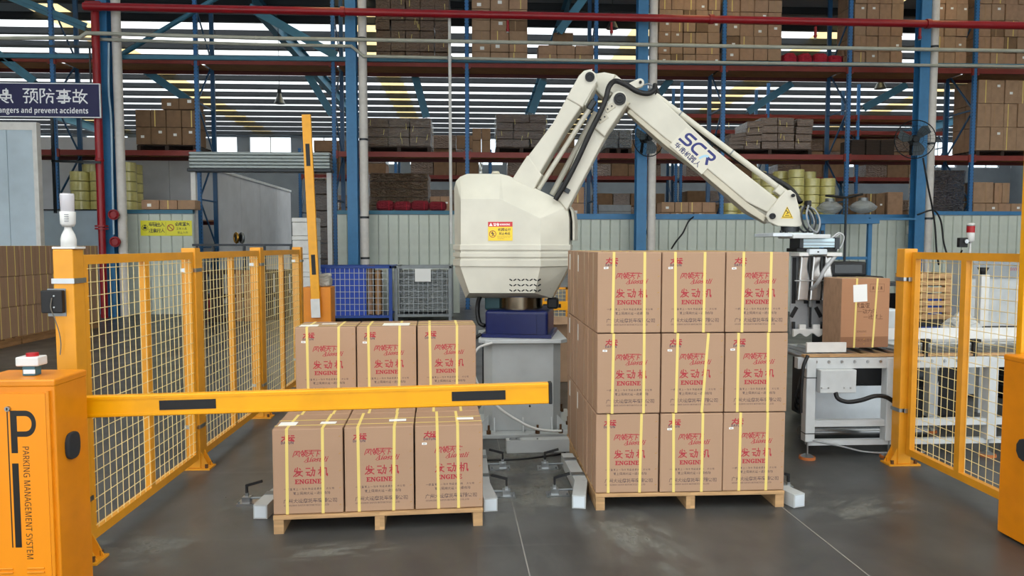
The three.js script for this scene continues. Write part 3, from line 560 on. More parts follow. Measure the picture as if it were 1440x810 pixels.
toggleClamp('steel toggle clamp by the conveyor side of the tall stack', 1104, 692, -1);
tag(mb().tube([fl(670, 648, 0.008), fl(700, 647, 0.008), fl(740, 645, 0.008), fl(770, 641, 0.008), fl(795, 637, 0.008)], 0.008, 40, 6).build(numbered('floor_cable'), mat.black), 'black cable lying across the floor between the two locating rails', 'cable');
// ---------------------------------------------------------------- robot pedestal
const RX = at(732, 560, 6.45).x, RZ = -6.45, RTURN = -0.2;
{
  const t = thing('robot_pedestal', 'pale grey steel pedestal bolted to the floor under the navy robot base', 'pedestal', [RX, 0, RZ]);
  mb().rbox(0.98, 0.035, 0.95, 0.004, 0, 0.018, 0).build('foot_plate', mat.paleGrey, t);
  const oct = (w, c) => [[-w + c, -w], [w - c, -w], [w, -w + c], [w, w - c], [w - c, w], [-w + c, w], [-w, w - c], [-w, -w + c]];
  mb().prism(oct(0.335, 0.07), 0.77, 0.004, 0, 0.42, 0, Math.PI / 2, 0, 0).build('body', mat.paleGrey, t);
  mb().prism(oct(0.385, 0.06), 0.035, 0.006, 0, 0.822, 0, Math.PI / 2, 0, 0).build('top_flange', mat.paint, t);
  for (const s of [-1, 1]) for (const z of [0.33, -0.3]) mb().prism([[0, 0], [0.12, 0], [0, 0.14]], 0.012, 0, s * 0.3, 0.035, z, 0, s > 0 ? 0 : Math.PI, 0).build('gusset', mat.paleGrey, t);
  for (const x of [0.0, -0.25, 0.25]) mb().prism([[0, 0], [0.09, 0], [0, 0.14]], 0.012, 0, x, 0.035, 0.32, 0, -Math.PI / 2, 0).build('gusset', mat.paleGrey, t);
  for (const [x, z] of [[-0.42, 0.4], [-0.42, 0.12], [-0.3, 0.44], [0.12, 0.44], [0.42, 0.4], [0.42, 0.15], [0.32, 0.43], [-0.42, -0.35], [0.42, -0.35]]) {
    const b = mb().cyl(0.022, 0.022, 0.03, x, 0.05, z, 0, 0, 0, 6).build('anchor_bolt', mat.bolt, t); mb().cyl(0.01, 0.01, 0.05, x, 0.085, z, 0, 0, 0, 8).build('thread', mat.bolt, b);
  }
  mb().cyl(0.009, 0.009, 0.006, 0.06, 0.25, 0.338, Math.PI / 2, 0, 0, 10).build('threaded_hole', mat.black, t);
  const f = fl(712, 625, 0.06), e = fl(800, 622, 0.06);
  const r = thing('floor_channel', 'pale grey steel channel on the floor in front of the robot pedestal', 'channel');
  mb().bar(V(f.x, 0.05, f.z), V(e.x + 0.2, 0.05, e.z), 0.09, 0.1).build('channel', mat.paleGrey, r);
  mb().box(0.08, 0.004, 0.07, f.x + 0.07, 0.102, f.z).build('end_tab', mat.steel, r);
  for (const k of [0.03, 0.08, 0.25]) mb().cyl(0.008, 0.008, 0.008, f.x + k, 0.104, f.z, 0, 0, 0, 6).build('screw', mat.dullSteel, r);
  tag(mb().tube([at(692, 482, 6.04), at(672, 490, 6.0), at(665, 508, 5.98), at(672, 540, 5.97), at(700, 572, 5.97), at(726, 590, 5.97), at(750, 602, 5.96), at(775, 606, 5.96), at(790, 606, 5.95)], 0.011, 60, 8).build(numbered('air_hose'), mat.white), 'white air hose looping down the front of the grey pedestal', 'hose');
  tag(mb().tube([at(676, 470, 6.0), at(664, 480, 5.95), at(660, 510, 5.92), at(668, 560, 5.92), at(664, 600, 5.92), fl(652, 622, 0.017)], 0.016, 40, 8).build(numbered('power_cable'), mat.black), 'black power cable dropping beside the grey pedestal', 'cable');
}
// ---------------------------------------------------------------- palletising robot, traced in the plane its arm moves in
const rob = thing('palletising_robot', 'cream four axis robot arm on a navy base reaching over the tall carton stack', 'robot', [RX, 0.842, RZ], RTURN);
rob.updateMatrixWorld(true);
function L(px, py, off = 0) {                                     // pixel -> robot coordinates on the plane z = off
  const o = rob.worldToLocal(camera.position.clone()), p = rob.worldToLocal(at(px, py, 5)), d = p.sub(o), k = (off - o.z) / d.z;
  return V(o.x + d.x * k, o.y + d.y * k, off);
}
const LP = (list, off) => list.map(([x, y]) => { const p = L(x, y, off); return [p.x, p.y]; });
function plate(list, z, d, bevel, name, m, parent = rob) { return mb().prism(LP(list, z + d / 2), d, bevel, 0, 0, z).build(name, m, parent); }
function stadium(a, b, ra, rb, n = 10) {                          // outline round two circles given in pixels
  const ang = Math.atan2(b[1] - a[1], b[0] - a[0]), out = [];
  for (let i = 0; i <= n; i++) { const t = ang + Math.PI / 2 + Math.PI * i / n; out.push([a[0] + ra * Math.cos(t), a[1] + ra * Math.sin(t)]); }
  for (let i = 0; i <= n; i++) { const t = ang - Math.PI / 2 + Math.PI * i / n; out.push([b[0] + rb * Math.cos(t), b[1] + rb * Math.sin(t)]); }
  return out;
}
{
  // navy base, bearing and turntable
  const b = mb().rbox(0.56, 0.24, 0.56, 0.03, 0, 0.12, 0).build('base', mat.navy, rob);
  mb().box(0.36, 0.17, 0.012, 0, 0.12, 0.282).build('base_panel', mat.navy, b);
  mb().box(0.62, 0.03, 0.6, 0, 0.016, 0).build('base_flange', mat.navy, b);
  mb().cyl(0.2, 0.2, 0.12, 0, 0.3, 0, 0, 0, 0, 40).build('bearing_ring', std('#7d7363', 0.25, 1), rob);
  mb().cyl(0.23, 0.23, 0.09, 0, 0.395, 0, 0, 0, 0, 40).rbox(0.6, 0.03, 0.5, 0.01, 0, 0.44, 0).build('turntable', mat.navy, rob);
  mb().rbox(0.1, 0.1, 0.1, 0.02, 0.3, 0.29, 0.05).build('motor_plug', mat.black, rob);
  mb().tube([V(-0.2, 0.42, 0.15), V(-0.33, 0.36, 0.2), V(-0.36, 0.25, 0.2), V(-0.33, 0.12, 0.25), V(-0.28, 0.1, 0.28)], 0.02, 30, 8).build('cable', mat.black, rob);
  mb().rbox(0.16, 0.22, 0.12, 0.02, -0.24, 0.33, 0.02).build('drive_motor', std('#2f5a62', 0.5), rob);
  // the body shell: outer outline at the middle, smaller faces in front and behind
  const outer = [[638.5, 265], [641, 255], [647, 248.5], [657, 244.5], [704, 244.5], [716, 247.5], [741, 259], [786, 281], [797, 291], [800, 306], [800, 374], [776, 419], [655, 419], [640, 382]];
  const inner = [[648, 283], [648, 281], [648.5, 280.5], [652, 280], [702, 280], [708, 282], [724, 290], [758, 306], [759, 306.5], [760, 308], [760, 374], [752, 412], [660, 412], [648, 377]];
  const ZO = 0.17, ZI = 0.4, P = LP(outer, ZO), I = LP(inner, ZI), n = P.length, pos = [];
  const tri = (a, b, c) => pos.push(...a, ...b, ...c), quad = (a, b, c, d) => { tri(a, b, c); tri(a, c, d); };
  for (let i = 0; i < n; i++) {
    const j = (i + 1) % n, p = P[i], q = P[j], u = I[i], v = I[j];
    quad([p[0], p[1], ZO], [u[0], u[1], ZI], [v[0], v[1], ZI], [q[0], q[1], ZO]); quad([p[0], p[1], -ZO], [p[0], p[1], ZO], [q[0], q[1], ZO], [q[0], q[1], -ZO]); quad([p[0], p[1], -ZO], [q[0], q[1], -ZO], [v[0], v[1], -ZI], [u[0], u[1], -ZI]);
  }
  const ct = THREE.ShapeUtils.triangulateShape(I.map((p) => new THREE.Vector2(...p)), []);
  for (const [a, c, d] of ct) { for (const s of [1, -1]) { const A = [...I[a], s * ZI], B = [...I[s > 0 ? d : c], s * ZI], C = [...I[s > 0 ? c : d], s * ZI]; tri(A, B, C); } }
  let g = new THREE.BufferGeometry(); g.setAttribute('position', new THREE.Float32BufferAttribute(pos, 3)); g = toCreasedNormals(g, 0.42); g.computeVertexNormals(); g = toCreasedNormals(g, 0.42);
  const body = meshOf('body_shell', metreUV(g), mat.cream, rob);
  // the raised bands round the waist
  const xl = L(648.4, 345, ZI).x, xr = L(759.6, 345, ZI).x, ox = L(638.8, 345, ZO).x, orx = L(800, 345, ZO).x;
  for (const [y0, y1] of [[344, 352], [355.5, 362], [365, 375]]) {
    const a = L(700, y0, ZI).y, c = L(700, y1, ZI).y, e = 0.012, ring = (k) => [[ox - k, ZO], [xl - k * 0.6, ZI + k], [xr + k * 0.6, ZI + k], [orx + k, ZO], [orx + k, -ZO], [xr, -ZI - k], [xl, -ZI - k], [ox - k, -ZO]];
    mb().prism(ring(e).map(([x, z]) => [x, -z]), a - c, 0.004, 0, (a + c) / 2, 0, -Math.PI / 2, 0, 0).build('waist_band', mat.cream, body);
  }
  // vents, eye bolts, warning plate, cable slot
  for (const y of [393.5, 401, 408.5]) for (let i = 0; i < 8; i++) { const p = L(718.5 + i * 5.7, y, ZI - 0.005); mb().rbox(0.03, 0.012, 0.012, 0.004, p.x, p.y, ZI - 0.004, 0, 0, i % 2 ? 0.5 : -0.5).build('vent_slot', mat.black, body); }
  { const p = L(676, 243, 0.05); mb().ring(0.035, 0.008, p.x, p.y + 0.05, 0.05, 0, Math.PI / 2, 0).cyl(0.014, 0.018, 0.03, p.x, p.y + 0.008, 0.05, 0, 0, 0, 12).build('eye_bolt', mat.steel, body); const q = L(697, 244, 0.05); mb().cyl(0.03, 0.04, 0.02, q.x, q.y + 0.008, 0.05, 0, 0, 0, 16).build('filler_cap', mat.creamDark, body); }
  const warnT = canvas(512, 400, (c, w, h) => {
    c.fillStyle = '#f6ce2c'; c.fillRect(0, 0, w, h); c.fillStyle = '#c3202c'; c.fillRect(0, 0, w, 104);
    c.fillStyle = '#fff'; c.beginPath(); c.moveTo(20, 88); c.lineTo(58, 22); c.lineTo(96, 88); c.fill(); c.fillStyle = '#c3202c'; c.fillRect(54, 44, 8, 26); c.fillRect(54, 76, 8, 7);
    han(c, '警告', 112, 26, 56, 8, '#fff', 1.2); c.fillStyle = '#fff'; c.font = 'bold 52px sans-serif'; c.save(); c.translate(246, 76); c.scale(0.85, 1); c.fillText('WARNING', 0, 0); c.restore();
    c.strokeStyle = '#8d2a1c'; c.lineWidth = 14; c.beginPath(); c.arc(96, 258, 68, 0, 7); c.stroke(); c.lineWidth = 11; c.beginPath(); c.moveTo(48, 210); c.lineTo(144, 306); c.stroke();
    c.fillStyle = '#3c1c10'; c.beginPath(); c.arc(92, 218, 13, 0, 7); c.fill(); c.lineWidth = 15; c.strokeStyle = '#3c1c10'; c.beginPath(); c.moveTo(94, 236); c.lineTo(102, 264); c.lineTo(82, 300); c.moveTo(102, 264); c.lineTo(122, 292); c.moveTo(68, 252); c.lineTo(96, 240); c.lineTo(126, 254); c.stroke();
    han(c, '机器运行', 212, 138, 54, 8, '#2b210c', 1.26); han(c, '禁止靠近', 232, 222, 50, 8, '#2b210c', 1.2);
    c.fillStyle = '#6d5a14'; c.fillRect(190, 300, 300, 6); c.fillStyle = '#3a300c'; c.font = '23px sans-serif'; c.fillText('Keep away while the robot', 194, 338); c.fillText('is in operation', 194, 366);
  });
  const a = L(686.5, 312, ZI), e = L(720.8, 338.5, ZI), w = e.x - a.x, h = a.y - e.y;
  const bx = new THREE.BoxGeometry(w, h, 0.003), yl = std('#f6ce2c', 0.4); const pl = meshOf('warning_plate', bx, [yl, yl, yl, yl, new THREE.MeshStandardMaterial({ map: warnT, roughness: 0.35 }), yl], body); pl.position.set((a.x + e.x) / 2, (a.y + e.y) / 2, ZI + 0.0025); pl.userData.label = 'red and yellow warning plate';
  plate([[798, 288], [804, 296], [806, 312], [806, 338], [800, 338]], -0.16, 0.2, 0.004, 'cable_slot', mat.black, body);
  plate([[799, 287], [806, 297], [808, 312], [808, 338], [805, 338], [805, 312], [803, 298]], -0.18, 0.5, 0.004, 'slot_rim', mat.cream, body);

  // parallel link (left) and main upper arm (right)
  const A1 = [829.5, 108.5], B1 = [871.5, 139.5];
  const link = plate([[725, 252], [744, 268], [755, 250], [795, 182], [820, 146], [823, 149], [838, 120], [836, 104], [829, 97.5], [820, 100], [814.5, 106], [797, 137], [778, 172], [742, 220]], 0.06, 0.24, 0.012, 'parallel_link', mat.cream);
  plate([[796, 138], [819, 151], [840, 114], [838, 103], [830, 97], [821, 99], [814, 106]], 0.06, 0.262, 0.012, 'link_head', mat.cream, link);
  plate([[720, 252], [750, 268], [762, 246], [743, 219], [741, 219]], 0.06, 0.25, 0.01, 'link_collar', mat.cream, link);
  const cap = (px, py, r, z, parent) => { const p = L(px, py, z), R = L(px + r, py, z).x - p.x; const k = mb().cyl(R, R * 1.02, 0.02, p.x, p.y, z + 0.01, Math.PI / 2, 0, 0, 32).build('pivot_cap', mat.black, parent); mb().ring(R * 0.62, 0.005, p.x, p.y, z + 0.021).cyl(R * 0.28, R * 0.3, 0.008, p.x, p.y, z + 0.022, Math.PI / 2, 0, 0, 24).build('cap_rings', mat.rubber, k); };
  cap(A1[0], A1[1], 6.6, 0.19, link);
  const rod = (a, b, z, r, name) => mb().rod(L(a[0], a[1], z), L(b[0], b[1], z), r, 14).build(name, mat.cream, rob);
  rod([831, 150], [757, 266], 0.1, 0.022, 'tie_rod'); rod([838, 158], [776, 274], -0.05, 0.026, 'balance_rod');
  { const p = L(832, 148, 0.1); mb().rbox(0.05, 0.09, 0.06, 0.01, p.x, p.y, 0.1, 0, 0, -0.55).build('rod_end', mat.darkSteel, rob); }
  const up = plate([[783, 279], [797, 296], [851, 193], [834, 178], [828, 183], [812, 213]], 0.1, 0.2, 0.012, 'upper_arm', mat.cream);
  plate([[833, 178], [850, 192], [881, 146], [881.5, 136], [877, 129], [869, 127.5], [862, 131]], 0.1, 0.25, 0.012, 'arm_casting', mat.cream, up);
  plate([[850.5, 194], [856, 186], [886, 144], [880.5, 141.5], [868, 162]], -0.03, 0.2, 0.01, 'arm_side', mat.creamDark, up);
  cap(B1[0], B1[1], 8.6, 0.225, up);
  for (const [x, y] of [[857.5, 151.5], [847.5, 166.5]]) { const p = L(x, y, 0.228), q = mb().rbox(0.085, 0.05, 0.008, 0.002, p.x, p.y, 0.228, 0, 0, 0.62).build('bolted_pad', mat.creamDark, up); for (const s of [-1, 1]) mb().cyl(0.007, 0.007, 0.008, p.x + s * 0.017, p.y + s * 0.012, 0.233, Math.PI / 2, 0, 0, 8).build('pad_bolt', mat.black, q); }
  { const p = L(795.5, 267, 0.21); mb().rbox(0.075, 0.04, 0.02, 0.004, p.x, p.y, 0.212, 0, 0, -0.5).build('hose_clip', mat.darkSteel, up); }
  // forearm: elbow web, tapering box, ridge along its lower edge
  const fa = plate([[838, 103], [850, 101], [866, 104.5], [864, 110], [880, 115], [893, 128], [907, 130], [922, 133], [1001, 207], [1097, 282], [1095, 312], [1080, 314], [1050, 298], [985, 242], [936, 206], [884, 158], [867, 130], [850, 139], [836, 125]], -0.1, 0.2, 0.014, 'forearm', mat.cream);
  plate([[866, 105], [880, 116], [893, 128], [912, 134], [924, 133], [1001, 206], [1096, 283], [1092, 305], [1050, 284], [988, 232], [936, 195], [886, 153], [872, 140], [858, 128]], 0.02, 0.05, 0.01, 'forearm_panel', mat.cream, fa);
  plate([[886, 153], [936, 195], [988, 232], [1050, 284], [1078, 304], [1074, 312], [1050, 297], [985, 242], [936, 205], [882, 158]], 0.0, 0.07, 0.006, 'lower_edge', mat.creamDark, fa);
  { const k = plate(stadium([887, 121], [900, 116], 5, 6), -0.02, 0.06, 0.006, 'hose_bracket', mat.cream, fa); cap(900.5, 116, 2, 0.01, k); }
  // SCR lettering on the forearm
  const scrT = canvas(768, 420, (c, w, h) => {
    c.fillStyle = '#cfcbbc'; c.fillRect(0, 0, w, h); c.lineCap = 'butt'; c.lineJoin = 'round';
    const s = (col, f) => { c.strokeStyle = col; c.lineWidth = 44; c.beginPath(); f(); c.stroke(); }, nv = '#141d6a';
    c.save(); c.transform(1, 0, -0.16, 1, 60, 14);
    s(nv, () => { c.moveTo(232, 30); c.lineTo(98, 30); c.bezierCurveTo(40, 30, 40, 118, 98, 118); c.lineTo(170, 118); c.bezierCurveTo(236, 118, 236, 212, 170, 212); c.lineTo(16, 212); });
    s(nv, () => { c.moveTo(466, 30); c.lineTo(362, 30); c.bezierCurveTo(254, 30, 254, 212, 362, 212); c.lineTo(460, 212); });
    s(nv, () => { c.moveTo(502, 30); c.lineTo(640, 30); c.bezierCurveTo(700, 30, 700, 126, 640, 126); c.lineTo(600, 126); c.lineTo(690, 236); });
    s('#9fc6dc', () => { c.moveTo(600, 112); c.bezierCurveTo(560, 112, 530, 130, 522, 234); });
    c.restore();
    han(c, '华南机器人', 66, 286, 92, 13, '#1c2056', 1.27);
  });
  const c0 = L(955, 190, 0.05), c1 = L(1002, 232.5, 0.05), ang = Math.atan2(c1.y - c0.y, c1.x - c0.x), mid = L(976, 212, 0.05), sg = new THREE.BoxGeometry(0.375, 0.205, 0.002);
  const pm = std('#cfcbbc', 0.45), sm = meshOf('lettering_decal', sg, [pm, pm, pm, pm, new THREE.MeshStandardMaterial({ map: scrT, roughness: 0.45 }), pm], fa); sm.position.set(mid.x, mid.y, 0.0465); sm.rotation.z = ang; sm.userData.label = 'navy SCR lettering with Chinese characters below';
  // upper tie rod of the wrist with black hose beside it
  const tr = mb().rod(L(922, 134, -0.12), L(1096, 265, -0.12), 0.026, 16).build('wrist_tie_rod', mat.cream, rob);
  for (const k of [[956, 159.6], [1028, 213.8]]) { const p = L(k[0], k[1], -0.12), q = L(k[0] + 1.6, k[1] + 1.2, -0.12); mb().rod(p, q, 0.0275, 16).build('rod_joint', mat.dullSteel, tr); }
  plate([[1089, 269], [1096, 259], [1118, 275], [1110, 285]], -0.1, 0.1, 0.01, 'rod_clevis', mat.cream, tr);
  mb().tube([L(781, 281, 0.24), L(795, 258, 0.25), L(812, 225, 0.25), L(831, 184, 0.26), L(845, 156, 0.26), L(852, 138, 0.24), L(857, 121, 0.2), L(866, 114, 0.12), L(880, 119, 0.1), L(896, 128.5, 0.1), L(911, 131.5, 0.1), L(920, 127, 0.06), L(921, 120, -0.02)], 0.023, 120, 10).build('black_conduit', mat.black, rob);
  mb().tube([L(921, 122, -0.1), L(928, 138, -0.14), L(950, 160, -0.15), L(1000, 198, -0.16), L(1058, 238, -0.16), L(1090, 252, -0.12), L(1112, 266, -0.08), L(1126, 285, 0)], 0.022, 100, 10).build('black_conduit', mat.black, rob);
  mb().tube([L(904, 120, 0), L(912, 118, 0), L(919, 122, 0), L(914, 126, 0.02)], 0.007, 30, 6).build('wire_loop', mat.dullSteel, rob);
  // wrist plate and flange
  const wp = plate([[1077, 304], [1080, 298], [1104, 268], [1112, 267], [1119, 273], [1129, 312], [1127, 318], [1120, 319], [1094, 318], [1081, 312]], 0.06, 0.05, 0.008, 'wrist_plate', mat.cream);
  plate([[1084, 304], [1106, 272], [1116, 276], [1125, 316], [1094, 316]], -0.08, 0.23, 0.008, 'wrist_block', mat.cream, wp);
  cap(1086, 304, 4.4, 0.086, wp); cap(1115, 275, 2.6, 0.086, wp);
  const triT = canvas(256, 256, (c, w, h) => { c.fillStyle = '#e6c22a'; c.fillRect(0, 0, w, h); c.strokeStyle = '#2a220a'; c.lineWidth = 12; c.lineJoin = 'round'; c.beginPath(); c.moveTo(128, 40); c.lineTo(224, 222); c.lineTo(32, 222); c.closePath(); c.stroke(); c.fillStyle = '#2a220a'; c.lineWidth = 15; c.beginPath(); c.moveTo(112, 100); c.lineTo(150, 140); c.lineTo(112, 160); c.stroke(); c.fillRect(84, 184, 90, 14); c.beginPath(); c.arc(112, 104, 12, 0, 7); c.fill(); c.beginPath(); c.arc(152, 140, 11, 0, 7); c.fill(); });
  const tg = new THREE.ExtrudeGeometry(new THREE.Shape([[1107, 290], [1115.6, 307], [1098.5, 307]].map((k) => { const p = L(k[0], k[1], 0.088); return new THREE.Vector2(p.x, p.y); })), { depth: 0.002, bevelEnabled: false });
  { const p = tg.attributes.position, u = tg.attributes.uv, a = L(1098.5, 307, 0.088), b = L(1115.6, 290, 0.088); for (let i = 0; i < p.count; i++) u.setXY(i, 0.02 + 0.96 * (p.getX(i) - a.x) / (b.x - a.x), 0.04 + 0.9 * (p.getY(i) - a.y) / (b.y - a.y)); tg.translate(0, 0, 0.086); meshOf('warning_triangle', tg, new THREE.MeshStandardMaterial({ map: triT, roughness: 0.4 }), wp); }
  const fpt = L(1111, 322, 0); mb().cyl(0.075, 0.075, 0.05, fpt.x, fpt.y, 0, 0, 0, 0, 32).cyl(0.055, 0.055, 0.06, fpt.x, fpt.y + 0.01, 0, 0, 0, 0, 24).build('tool_flange', mat.darkSteel, rob);
}
// ---------------------------------------------------------------- gripper hanging from the wrist
{
  const fp = rob.localToWorld(L(1111, 326.5, 0)), G = thing('fork_gripper', 'steel fork gripper with three bright curved tines hanging from the robot wrist', 'gripper', [fp.x, fp.y, fp.z], 0);
  const zz = -fp.z, q = (px, py) => { const p = at(px, py, zz); return [p.x - fp.x, p.y - fp.y]; };
  const bx = (x0, y0, x1, y1, d, z, name, m, r = 0.004, parent = G) => { const [a, b] = q(x0, y0), [c, e] = q(x1, y1); return mb().rbox(c - a, b - e, d, Math.min(r, (b - e) / 3, (c - a) / 3), (a + c) / 2, (b + e) / 2, z).build(name, m, parent); };
  const top = bx(1075, 328, 1130, 333, 0.4, -0.02, 'top_plate', mat.whiteBlue); bx(1101, 330, 1152, 335.5, 0.3, 0.05, 'adapter_plate', mat.paint);
  for (const x of [1090, 1097, 1141, 1147]) { const [a, b] = q(x, 329); mb().cyl(0.013, 0.013, 0.03, a, b + 0.012, 0.12, 0, 0, 0, 8).build('bolt', mat.black, top); }
  const beam = bx(1120, 335.5, 1166, 348, 0.18, 0.02, 'slide_beam', std('#c9e0ea', 0.35, 0.2)); bx(1120, 340, 1166, 341, 0.01, 0.112, 'slide_groove', mat.dullSteel, 0.001, beam); bx(1120, 344.5, 1166, 345.5, 0.01, 0.112, 'slide_groove', mat.dullSteel, 0.001, beam);
  bx(1116, 335, 1121, 349, 0.2, 0.02, 'end_block', mat.darkSteel); bx(1165, 334, 1171, 350, 0.2, 0.02, 'end_block', mat.darkSteel);
  bx(1113, 349, 1169, 354, 0.2, 0.0, 'dark_rail', mat.black); const cyl = bx(1126, 350, 1151, 358, 0.06, 0.13, 'cylinder_block', mat.whiteBlue, 0.01); bx(1137, 353, 1139, 355, 0.01, 0.16, 'port', mat.black, 0.001, cyl);
  bx(1113, 355, 1126, 360, 0.26, 0.02, 'lower_plate', mat.white); bx(1151, 355, 1172, 360, 0.26, 0.02, 'lower_plate', mat.white);
  // back plate with dark slots, three curved tines, bottom teeth
  const bpl = bx(1114, 360, 1165, 470, 0.012, -0.02, 'back_plate', std('#a5a8ab', 0.45, 0.35, { map: rep(softT, 0.4) }));
  for (const x of [1117, 1134.5, 1151.5]) bx(x - 1.7, 362, x + 2.2, 427, 0.008, -0.011, 'plate_slot', mat.black, 0.002, bpl);
  for (const [x0, x1] of [[1119, 1134], [1136, 1151], [1153, 1167]]) {
    const m = mb(), N = 14, o = [];
    for (let i = 0; i <= N; i++) { const k = i / N, py = 360 + k * 62, sw = 2.6 * Math.sin(k * Math.PI * 1.2 + 0.3); o.push([...q(x0 + sw * 0.6 + (k < 0.4 ? (0.4 - k) * 8 : 0), py)]); }
    for (let i = N; i >= 0; i--) { const k = i / N, py = 360 + k * 62, sw = 2.6 * Math.sin(k * Math.PI * 1.2 + 0.3); o.push([...q(x1 + sw * 0.5 - (k < 0.5 ? Math.sin(k * Math.PI * 2) * 3 : 0), py)]); }
    m.prism(o, 0.05, 0.012, 0, 0, 0.03).build('tine', std('#c4c3c1', 0.22, 0.75, { map: rep(softT, 0.2) }), G);
  }
  bx(1112, 393.4, 1166, 394.8, 0.02, 0.075, 'cross_wire', mat.steel, 0.002);
  for (const [x, s] of [[1117, 0.5], [1151.5, -0.5]]) { const [a, b] = q(x, 439); mb().rbox(0.035, 0.1, 0.012, 0.005, a, b, -0.009, 0, 0, -s).build('slanted_slot', mat.black, bpl); }
  bx(1136, 405, 1141, 412, 0.03, 0.02, 'clevis', mat.darkSteel); bx(1135.5, 412, 1141, 432, 0.035, 0.02, 'air_cylinder', mat.dullSteel, 0.01); bx(1137, 430, 1139, 460, 0.012, 0.02, 'piston_rod', mat.darkSteel, 0.003);
  bx(1122, 456, 1131, 463, 0.03, 0.02, 'hinge_block', mat.white); bx(1141, 456, 1151, 463, 0.03, 0.02, 'hinge_block', mat.white); bx(1113, 452, 1116, 462, 0.03, 0.02, 'hinge_pin', mat.darkSteel); bx(1153, 452, 1156, 462, 0.03, 0.02, 'hinge_pin', mat.darkSteel);
  const o = [q(1112, 462), q(1165, 462)]; for (let i = 0; i <= 18; i++) { const x = 1165 - 53 * i / 18; o.push(q(x, 470 + 2.6 * Math.cos(i / 18 * Math.PI * 6))); }
  mb().prism(o, 0.03, 0.003, 0, 0, 0.04).build('toothed_lip', mat.white, G);
  const tp = (px, py, z) => { const [a, b] = q(px, py); return V(a, b, z); };
  mb().tube([tp(1168, 358, 0.1), tp(1160, 364, 0.14), tp(1148, 378, 0.15), tp(1140, 396, 0.13), tp(1138, 406, 0.05)], 0.016, 40, 8).build('air_line', std('#a9abad', 0.4), G);
  for (const [dx, r, z] of [[0, 0.1, 0.08], [4, 0.08, 0.12], [-4, 0.09, 0.02], [6, 0.1, 0.0]]) mb().tube([tp(1126 + dx * 0.4, 290, z), tp(1118 + dx, 303, z + 0.04), tp(1122 + dx, 320, z + 0.05), tp(1133 + dx, 327, z + 0.03), tp(1141 + dx * 0.6, 312, z), tp(1138 + dx * 0.4, 298, z - 0.02), tp(1130, 292, z)], 0.008, 50, 6).build('service_cable', dx > 0 ? std('#8e9296', 0.5) : mat.darkSteel, G);
  mb().tube([tp(1160, 336, 0.1), tp(1170, 328, 0.12), tp(1178, 333, 0.1), tp(1176, 346, 0.08), tp(1168, 354, 0.08)], 0.007, 40, 6).tube([tp(1164, 340, 0.05), tp(1175, 330, 0.07), tp(1176, 342, 0.05), tp(1170, 352, 0.05)], 0.006, 40, 6).build('service_cable', std('#c8cbcd', 0.5), G);
  bx(1127, 283, 1133, 291, 0.06, 0.08, 'connector', mat.black, 0.006);
}
